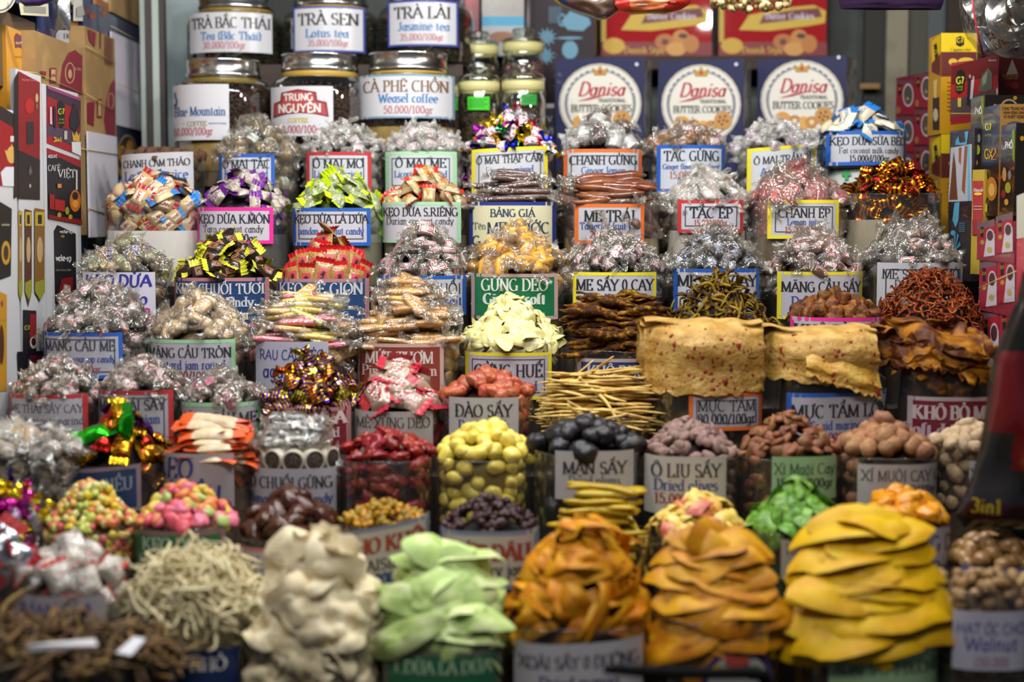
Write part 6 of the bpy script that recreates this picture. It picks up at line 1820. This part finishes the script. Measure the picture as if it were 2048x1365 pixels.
deco(rm, [('p', '5c1418', [(1903, 133), (1996, 108), (1996, 150), (1903, 170)]), ('p', '9c1a1c', [(1903, 170), (1996, 150), (1990, 190), (1903, 196)]), ('p', '4a3c40', [(1902, 200), (1992, 180), (1990, 228), (1902, 232)]), ('p', '8c1420', [(1902, 232), (1990, 226), (1990, 240), (1902, 250)]), ('r', 'b8a02c', 1902, 1990, 226, 228), ('p', '161412', [(1913, 146), (1922, 138), (1931, 144), (1929, 182), (1918, 190), (1911, 182)]), ('t', 'c8c428', 'G7', 1921, 161, 17, 'k', 15), ('t', 'c8c428', 'CÀ PHÊ', 1920, 174, 4, 'a', 13), ('t', 'c8c428', 'THỨ THIỆT', 1920, 180, 4, 'a', 13),
          ('p', '1c1a26', [(1937, 156), (1942, 154), (1940, 214), (1934, 210)]), ('e', 'b09080', 1941, 153, 2, 4), ('p', 'b4b4bc', [(1944, 160), (1950, 158), (1946, 200), (1941, 198)]), ('e', 'b09080', 1948, 156, 2, 4), ('p', '5a5c50', [(1957, 182), (1966, 150), (1978, 136), (1986, 146), (1986, 178), (1972, 184)]), ('p', '8a8c7c', [(1966, 156), (1976, 142), (1974, 166), (1966, 172)]), ('t', 'd0c8c8', 'TRUNG NGUYÊN', 1986, 121, 4, 'a', 16), ('r', 'c8b040', 1917, 1924, 196, 214)], 'printed_face', rx['o'], rx['O'], .0006, .00012)
deco(rx['side'], [('p', '8a8078', [(2012, 150), (2024, 118), (2036, 148)]), ('t', 'b07a3a', 'TRUNG NGUYÊN', 2020, 152, 4, 'a', 34), ('t', 'b07a3a', 'SỨC MẠNH VIỆT', 2020, 157, 4, 'a', 30), ('e', '7a1c24', 2012, 170, 8, 6), ('e', '7a1c24', 2028, 172, 9, 7)], 'printed_side', rx['o'], rx['O'], .0006, .0002)

BLK = mat('1a1714', .22, coat=.5)


def black_box(px1, Y1, px2, Y2, yt, yb, lb, sh, d=.12, side=None, yref=2, sidesh=None):
    q = obox('coffee_box', lb, 'box', px1, Y1, px2, Y2, yt, yb, d, BLK, side, 'black coffee boxes at right', yref=yref)
    deco(q['mp'], sh, 'printed_face', q['o'], q['O'], .0006, .00012)
    if sidesh:
        deco(q['side'], sidesh, 'printed_side', q['o'], q['O'], .0006, .0002)
    return q


def pho(x0, x1, y0, y1):
    w, h = x1 - x0, y1 - y0
    return [('p', '6a7a1c', [(x1 - w * .2, y0), (x1, y0 - h * .04), (x1, y0 + h * .4), (x1 - w * .16, y0 + h * .36)]), ('t', '9a3a3c', 'Maccoffee', x0 + w * .3, y0 + h * .13, h * .025, 'a', w * .4), ('t', 'c8c6c2', 'Café', x0 + w * .26, y0 + h * .21, h * .07, 'a', w * .34), ('t', 'd8d6d0', 'PHỐ', x0 + w * .6, y0 + h * .18, h * .11, 'k', w * .5),
            ('e', 'a87a4a', x0 + w * .3, y0 + h * .55, w * .14, h * .09), ('e', '6a6a68', x0 + w * .66, y0 + h * .56, w * .12, h * .06), ('e', '8a8a28', x0 + w * .55, y0 + h * .72, w * .2, h * .07), ('e', '7a1c1c', x0 + w * .25, y0 + h * .8, w * .16, h * .05), ('e', 'b88a28', x0 + w * .45, y0 + h * .9, w * .14, h * .04)]


FLW = [('e', 'a87a1c', 1990, 213, 4, 5), ('e', 'a87a1c', 2030, 196, 4, 4), ('o', '8a7a68', 2018, 214, 13, 12, 4)]
black_box(1941, 3.72, 1968, 3.62, 190, 340, 'black café phố box standing at the left of the right stack', pho(1941, 1968, 196, 340), .14, BLK, 2, FLW)
black_box(1964, 3.60, 1998, 3.48, 208, 432, 'black and gold espresso box in the middle of the right stack', [('t', 'c0bc28', 'G7', 1977, 254, 17, 'k', 12), ('t', 'a8a428', 'CÀ PHÊ', 1977, 270, 5, 'a', 12), ('t', 'c0962a', 'GX', 1978, 308, 26, 'k', 16), ('t', 'c0762a', '2', 1988, 308, 22, 's', 12), ('e', 'a86a20', 1984, 378, 11, 24), ('e', 'c89a50', 1984, 380, 6, 13), ('e', '8a6a1c', 1972, 372, 5, 30), ('r', 'a8a428', 1968, 1976, 408, 424)], .16, mat('8a6430', .3), 2,
          [('t', '3a2a18', 'CÙNG TRUNG NG', 2026, 217, 6, 'k', 44), ('t', '3a2a18', 'HÀNH ĐỘNG SÁNG', 2028, 225, 6, 'k', 44), ('t', '3a2a18', 'VÌ KHÁT VỌNG', 2028, 233, 6, 'k', 42), ('e', '3a4048', 2030, 252, 18, 9)])
black_box(2001, 3.46, 2030, 3.36, 246, 424, 'black café phố box nearest the right edge', pho(2001, 2030, 262, 420), .1, BLK, 2, [('e', 'a87a1c', 2044, 277, 4, 5)])
tp = obox('tea_pack', 'blue and brown tea pack with palm pattern on the right', 'packet', 1897, 3.76, 1946, 3.66, 262, 560, .05, mat('2a2228', .25, coat=.6), mat('2a2228', .3), yref=1)
deco(tp['mp'], [('p', '9a9aa2', [(1902, 296), (1944, 288), (1944, 402), (1897, 404)]), ('p', '5a3424', [(1905, 330), (1908, 302), (1912, 330), (1914, 370), (1916, 400), (1899, 400)]), ('p', '7a4a30', [(1918, 296), (1924, 294), (1922, 330), (1918, 324)]), ('p', '7a4a30', [(1930, 292), (1936, 292), (1930, 390), (1924, 380)]), ('r', '4a9ab8', 1936, 1940, 290, 402),
                ('p', '4a86a4', [(1912, 282), (1918, 272), (1920, 286), (1932, 284), (1930, 264), (1938, 262), (1934, 290), (1912, 290)]), ('p', '4a86a4', [(1906, 440), (1910, 406), (1920, 404), (1918, 440), (1912, 456)]), ('e', '4a86a4', 1907, 466, 5, 5)] +
     [('p', '3a6e8a', [(1912, 500), (1912 + 10 * math.cos(a), 500 + 36 * math.sin(a)), (1914 + 10 * math.cos(a + .25), 500 + 36 * math.sin(a + .25))]) for a in (.6, 1.2, 1.9, 2.5, 3.6, 4.4, 5.1, 5.8)] + [('r', '3a6e8a', 1920, 1932, 446 + i * 4, 447.5 + i * 4) for i in range(5)], 'printed_face', tp['o'], tp['O'], .0006, .00012)
vb = obox('drink_box', 'narrow red and gold drink box below the black coffee boxes', 'box', 1943, 3.60, 1967, 3.56, 340, 548, .05, mat('a89034', .3, coat=.5), yref=1)
deco(vb['mp'], [('r', '9a3438', 1946, 1967, 362, 440), ('t', 'd8d0cc', 'Vinacafe', 1957, 380, 10, 'i', 19), ('e', 'e0b840', 1957, 388, 8, 3), ('r', 'b8948c', 1949, 1966, 412, 414), ('r', 'b8948c', 1949, 1966, 418, 420), ('r', '8a2c34', 1946, 1967, 440, 470)], 'printed_face', vb['o'], vb['O'])
XP = 1.03
for k, (yt, yb, lb) in enumerate(((442, 520, 'top red coffee sachet block with two cups at right'), (521, 620, 'middle red coffee sachet block with two cups and yellow string'), (621, 740, 'lowest red coffee sachet block at right, half behind the black pouch'))):
    q = obox('sachet_block', lb, 'coffee pack', 1954 + k * 4, XP * FPX / (930 + k * 4), 2029 + k * 3, XP * FPX / (1005 + k * 3), yt, yb, .08, mat('8c3040', .25, coat=.6), yref=1)
    sh = []
    for i in range(2):
        x0, x1 = 1956 + k * 4 + i * 37, 1990 + k * 4 + i * 37
        y0 = yt - i * 14
        y1 = yb - 4 - i * 8
        h = y1 - y0
        sh += [('p', '9a2434', [(x0, y0 + 6), (x1, y0 - 4), (x1, y1 - 5), (x0, y1)]), ('p', '6a545c', [(x0, y0 + 6), (x1, y0 - 4), (x1, y0 + 10), (x0, y0 + 18)]), ('p', 'bcb2bc', [(x0 + 17, y0 + h * .5), (x1, y0 + h * .34), (x1, y1 - 5), (x0 + 12, y1 - 2)]), ('e', 'bcb2bc', x0 + 25, y0 + h * .4, 8, h * .18), ('e', '4a2c2c', x0 + 25, y0 + h * .4, 6.4, h * .14), ('r', '1c1a18', x0 + 6, x0 + 12, y0 + h * .16, y0 + h * .44),
               ('t', 'b0a838', 'G7', x0 + 9, y0 + h * .28, 8, 'k', 6), ('e', 'a89a50', x0 + 24, y0 + h * .78, 5, 6), ('e', 'a08a3a', x0 + 10, y0 + h * .58, 4, 5)]
    deco(q['mp'], sh, 'printed_face', q['o'], q['O'], .0006, .0001)
pk = obox('coffee_box', 'pink and cream box cut off by the right edge', 'box', 2033, 3.2, 2090, 3.05, 392, 620, .1, mat('b0404c', .3, coat=.4), yref=1)
deco(pk['mp'], [('p', 'b4b0a4', [(2034, 392), (2090, 370), (2090, 470), (2034, 478)])], 'printed_face', pk['o'], pk['O'])
mb = MB()
mb.tube([at(1958, 577, 3.37), at(2032, 543, 3.12)], .0014, 5, STR)
tag(mb.obj('yellow_string', None), 'yellow string across the middle red sachet block at right', 'string')
mb = MB(); mb.box((1.22, 3.5, .7), (.3, 1.3, 1.0), mat('2a221c', .8))
tag(mb.obj('side_counter', None, False), 'dark side counter below the coffee boxes at right', 'counter')

# hanging coffee filters and red cord, top right
for k, (px, py, Y, rot, s) in enumerate(((1948, 22, 3.6, (1.0, .5, .3), 1.0), (2004, 40, 3.55, (1.3, -.4, .5), 1.15), (1992, 92, 3.6, (.8, .6, 0), .9), (2030, 10, 3.5, (1.5, .1, .8), 1.0), (1975, -2, 3.6, (2.0, .2, .4), .9))):
    mb = MB()
    mb.lathe([(0, 0), (.028, 0), (.033, .05), (.034, .052), (.034, .012), (.05, .014), (.051, .012), (.034, .008), (.03, -.002), (0, -.002)], 28, STEEL)
    for a in (0, PI):
        mb.box((.04 * math.cos(a), .04 * math.sin(a), .03), (.012, .006, .016), STEEL)
    o = mb.obj('coffee_filter', None)
    o.location = at(px, py, Y)
    o.rotation_euler = rot
    o.scale = (s, s, s)
    tag(o, ['steel coffee filter hanging left of the red string', 'large steel coffee filter facing left behind the red string', 'lowest steel coffee filter above the red box', 'steel coffee filter at the top right corner', 'steel coffee filter cut by the top edge'][k], 'coffee filter', 'hanging coffee filters')
mb = MB(); mb.tube([at(1940, -40, 3.42), at(1947, 20, 3.42), at(1954, 60, 3.42), at(1966, 110, 3.45)], .0022, 6, mat('9a2a34', .4))
tag(mb.obj('red_string', None), 'thin red string hanging in front of the coffee filters', 'string')


# ------------------------------------------------------------------ hanging packets along the top
def pouch(name, label, cat, rows, Y, depth, mfn, group=None, nu=26, nv=40, seed=0, wr=.1):
    """inflated packet; rows: (y, x_left, x_right) from top to bottom in picture units"""
    k = len(rows) - 1

    def edge(v):
        f = min(v * k, k - 1e-6)
        i = int(f)
        t = f - i
        return [rows[i][j] * (1 - t) + rows[i + 1][j] * t for j in range(3)]

    def surf(sg):
        def fn(u, v):
            y, a, b2 = edge(v)
            uu = u if sg < 0 else 1 - u
            p = at(a + (b2 - a) * uu, y, Y)
            e = (1 - abs(2 * uu - 1) ** 2.2) * (1 - abs(2 * v - 1) ** 3)
            p.y += sg * depth * max(e, 0) ** .6 * (1 + wr * 3 * noise.noise(Vector((uu * 4, v * 5, seed)))) + wr * .03 * noise.noise(Vector((uu * 3, v * 3, seed + 5)))
            return p
        return fn

    def mm(u, v):
        y, a, b2 = edge(v)
        return mfn(a + (b2 - a) * u, y, u, v)
    mb = MB()
    mb.grid(surf(-1), nu, nv, mm)
    mb.grid(surf(1), nu, nv, mfn(0, 0, .5, .5))
    c = at((rows[0][1] + rows[0][2]) / 2, rows[-1][0], Y)
    o = mb.obj(name, None, True, c)
    o.location = c
    tag(o, label, cat, group)

    def mp(px, py, off):
        v = next((i + (py - rows[i][0]) / (rows[i + 1][0] - rows[i][0]) for i in range(k) if rows[i][0] <= py <= rows[i + 1][0]), 0) / k
        y, a, b2 = edge(v)
        q = Vector(surf(-1)((px - a) / (b2 - a), v))
        q.y -= off
        return q
    return o, mp, c


yb_ = mat('c4a81a', .3, coat=.5)
nb_ = mat('1f2a50', .3, coat=.5)
br_ = mat('4a3428', .4, coat=.6)
o, mp, c = pouch('snack_bag', 'navy snack bag with yellow edges hanging at the top', 'snack bag', [(-90, 1080, 1262), (-40, 1084, 1256), (-8, 1098, 1250), (8, 1118, 1244), (22, 1150, 1238), (34, 1186, 1222), (40, 1196, 1208)], 3.3, .02, lambda x, y, u, v: yb_ if (u < .05 or u > .95 or v > .92) else (nb_ if (u < .16 or v > .8) else br_))
rb_ = mat('9c1e14', .3, coat=.5)
o, mp, c = pouch('snack_bag', 'red snack bag with printed lines hanging at the top', 'snack bag', [(-90, 1236, 1384), (-30, 1232, 1390), (0, 1230, 1384), (10, 1230, 1376), (20, 1238, 1362), (28, 1262, 1330)], 3.28, .018, lambda x, y, u, v: yb_ if v > .93 else (mat('b8643a', .3, coat=.5) if (.2 < u < .7 and .45 < v < .85) else rb_))
deco(mp, [('r', 'c8a898', 1270, 1340, 0, 2), ('r', 'c8a898', 1276, 1350, 5, 7), ('r', 'c8a898', 1272, 1334, 10, 12)], 'printed_lines', o, c)
tn = nug((.019, .013, .012), mat('b09a6c', .6, var=.12, bump=.3), 4, .2, 1.5)
for i in range(110):
    x = rnd(1418, 1578)
    lim = 22 - ((x - 1498) / 80) ** 2 * 14
    y = rnd(-30, lim)
    M = Matrix.Translation(at(x, y, 3.3 + rnd(-.03, .03))) @ Euler((rnd(0, 6), rnd(0, 6), rnd(0, 6))).to_matrix().to_4x4()
    put(random.choice(tn), 'hanging_seed', M, 'tan pod in the knobbly bunch hanging at the top', 'pod', 'tan pods in the hanging bunch')
pv = mat('1a0c22', .9, spec=.1)
o, mp, c = pouch('purple_cloth', 'dark purple cloth hanging at the top right', 'cloth', [(-80, 1670, 1896), (-10, 1676, 1890), (8, 1678, 1886), (18, 1682, 1882), (20, 1740, 1880)], 3.5, .015, lambda x, y, u, v: pv)

pc_ = clear('loose_bag', 'f0f0f0', .03, .3, .06, .6, 30, .01)
pouch('clear_bag', 'crumpled clear bag holding the hanging steel coffee filters', 'bag', [(-70, 1930, 2080), (-20, 1922, 2084), (30, 1926, 2082), (70, 1940, 2074), (104, 1968, 2066), (112, 1990, 2050)], 3.58, .13, lambda x, y, u, v: pc_, seed=6, wr=.12)

# ------------------------------------------------------------------ close things, out of focus
# glossy coffee pouch at the right
pr_ = mat('5e0a10', .25, coat=.8)
pd_ = mat('17110f', .2, coat=.7)
pg_ = mat('221f1f', .25, coat=.8)


def pouch_col(x, y, u, v):
    if y < 700 or u < .02 or v > .93:
        return pd_
    if y > 1000:
        return mat('2e0a0e', .22, coat=.6)
    if x < 2010 and y > 860:
        return pg_
    return pr_ if y < 930 else pg_


o, mp, c = pouch('coffee_pouch', 'large glossy red and black coffee pouch standing at the right edge', 'coffee pouch', [(540, 2046, 2200), (600, 2034, 2200), (660, 2008, 2200), (720, 1984, 2205), (780, 1976, 2210), (840, 1968, 2210), (900, 1958, 2210), (950, 1944, 2210), (1000, 1924, 2205), (1030, 1912, 2200), (1058, 1930, 2190)], 2.70, .055, pouch_col, seed=3, nu=40, nv=60, wr=.14)
deco(mp, [('t', '8f7714', '3in1', 1960, 1006, 27, 'H', 52)], 'printed_face', o, c, .002, .0004)

# heap of dark dried strands at the lower left
sd1 = mat('4a3518', .7, var=.3, bump=.8, bscale=120, mix='7a5c24', mscale=40)
base_b = bag('Z', 120, 150, 1330, 1262, 'clear bag of dark brown dried strands at the lower left corner', '1c120a', None, shape=1.0)
fill(base_b, strip(.16, .009, .006, sd1, .16, 6, 14, .3, curl=.3), 130, 'lay', 'dried_strand', 'dark brown dried strand in the lower left heap', 'dried seafood', 'dark dried strands at lower left', jit=.4, rmax=1.25, p=1.6)
base_c = bag('Z', 285, 70, 1330, 1282, 'small clear bag of dark strands beside the lower left heap', '1c120a', None, dy=.05)
fill(base_c, strip(.12, .009, .006, sd1, .16, 5, 14, .3, curl=.3), 60, 'lay', 'dried_strand', 'brown dried strand in the smaller heap right of the corner heap', 'dried seafood', 'brown strands beside the corner', jit=.4, rmax=1.15, p=1.6)
for k, (pts, lb) in enumerate((([(55, 1290), (190, 1278), (196, 1292), (60, 1304)], 'long white paper tag lying on the lower left heap'), ([(232, 1306), (268, 1274), (292, 1278), (262, 1312)], 'small white paper tag beside the lower left heap'))):
    mb = MB()
    Yt = 2.2 if k == 0 else 2.26
    q = [at(x, y, Yt - .03 * (y > 1285)) for x, y in pts]
    mb.face(q, PAPER)
    mb.face([p + Vector((0, .0015, -.0015)) for p in q][::-1], PAPER)
    for i in range(4):
        j = (i + 1) % 4
        mb.face([q[i], q[j], q[j] + Vector((0, .0015, -.0015)), q[i] + Vector((0, .0015, -.0015))], PAPER)
    tag(mb.obj('paper_tag', None, False), lb, 'tag')

# black scoop handle crossing the front
mb = MB()
P = [at(1207, 1342, 2.16), at(1230, 1340, 2.16), at(1280, 1343, 2.15), at(1350, 1347, 2.14), at(1430, 1348, 2.14), at(1500, 1347, 2.15), at(1526, 1350, 2.16), at(1545, 1400, 2.17), at(1550, 1460, 2.18)]
mb.tube(P, [.006, .0095, .0105, .0105, .0105, .011, .012, .012, .012], 12, mat('0f0e10', .85, spec=.1), .8)
tag(mb.obj('black_strap', None), 'black curved strap crossing the front below the mango bags', 'strap')
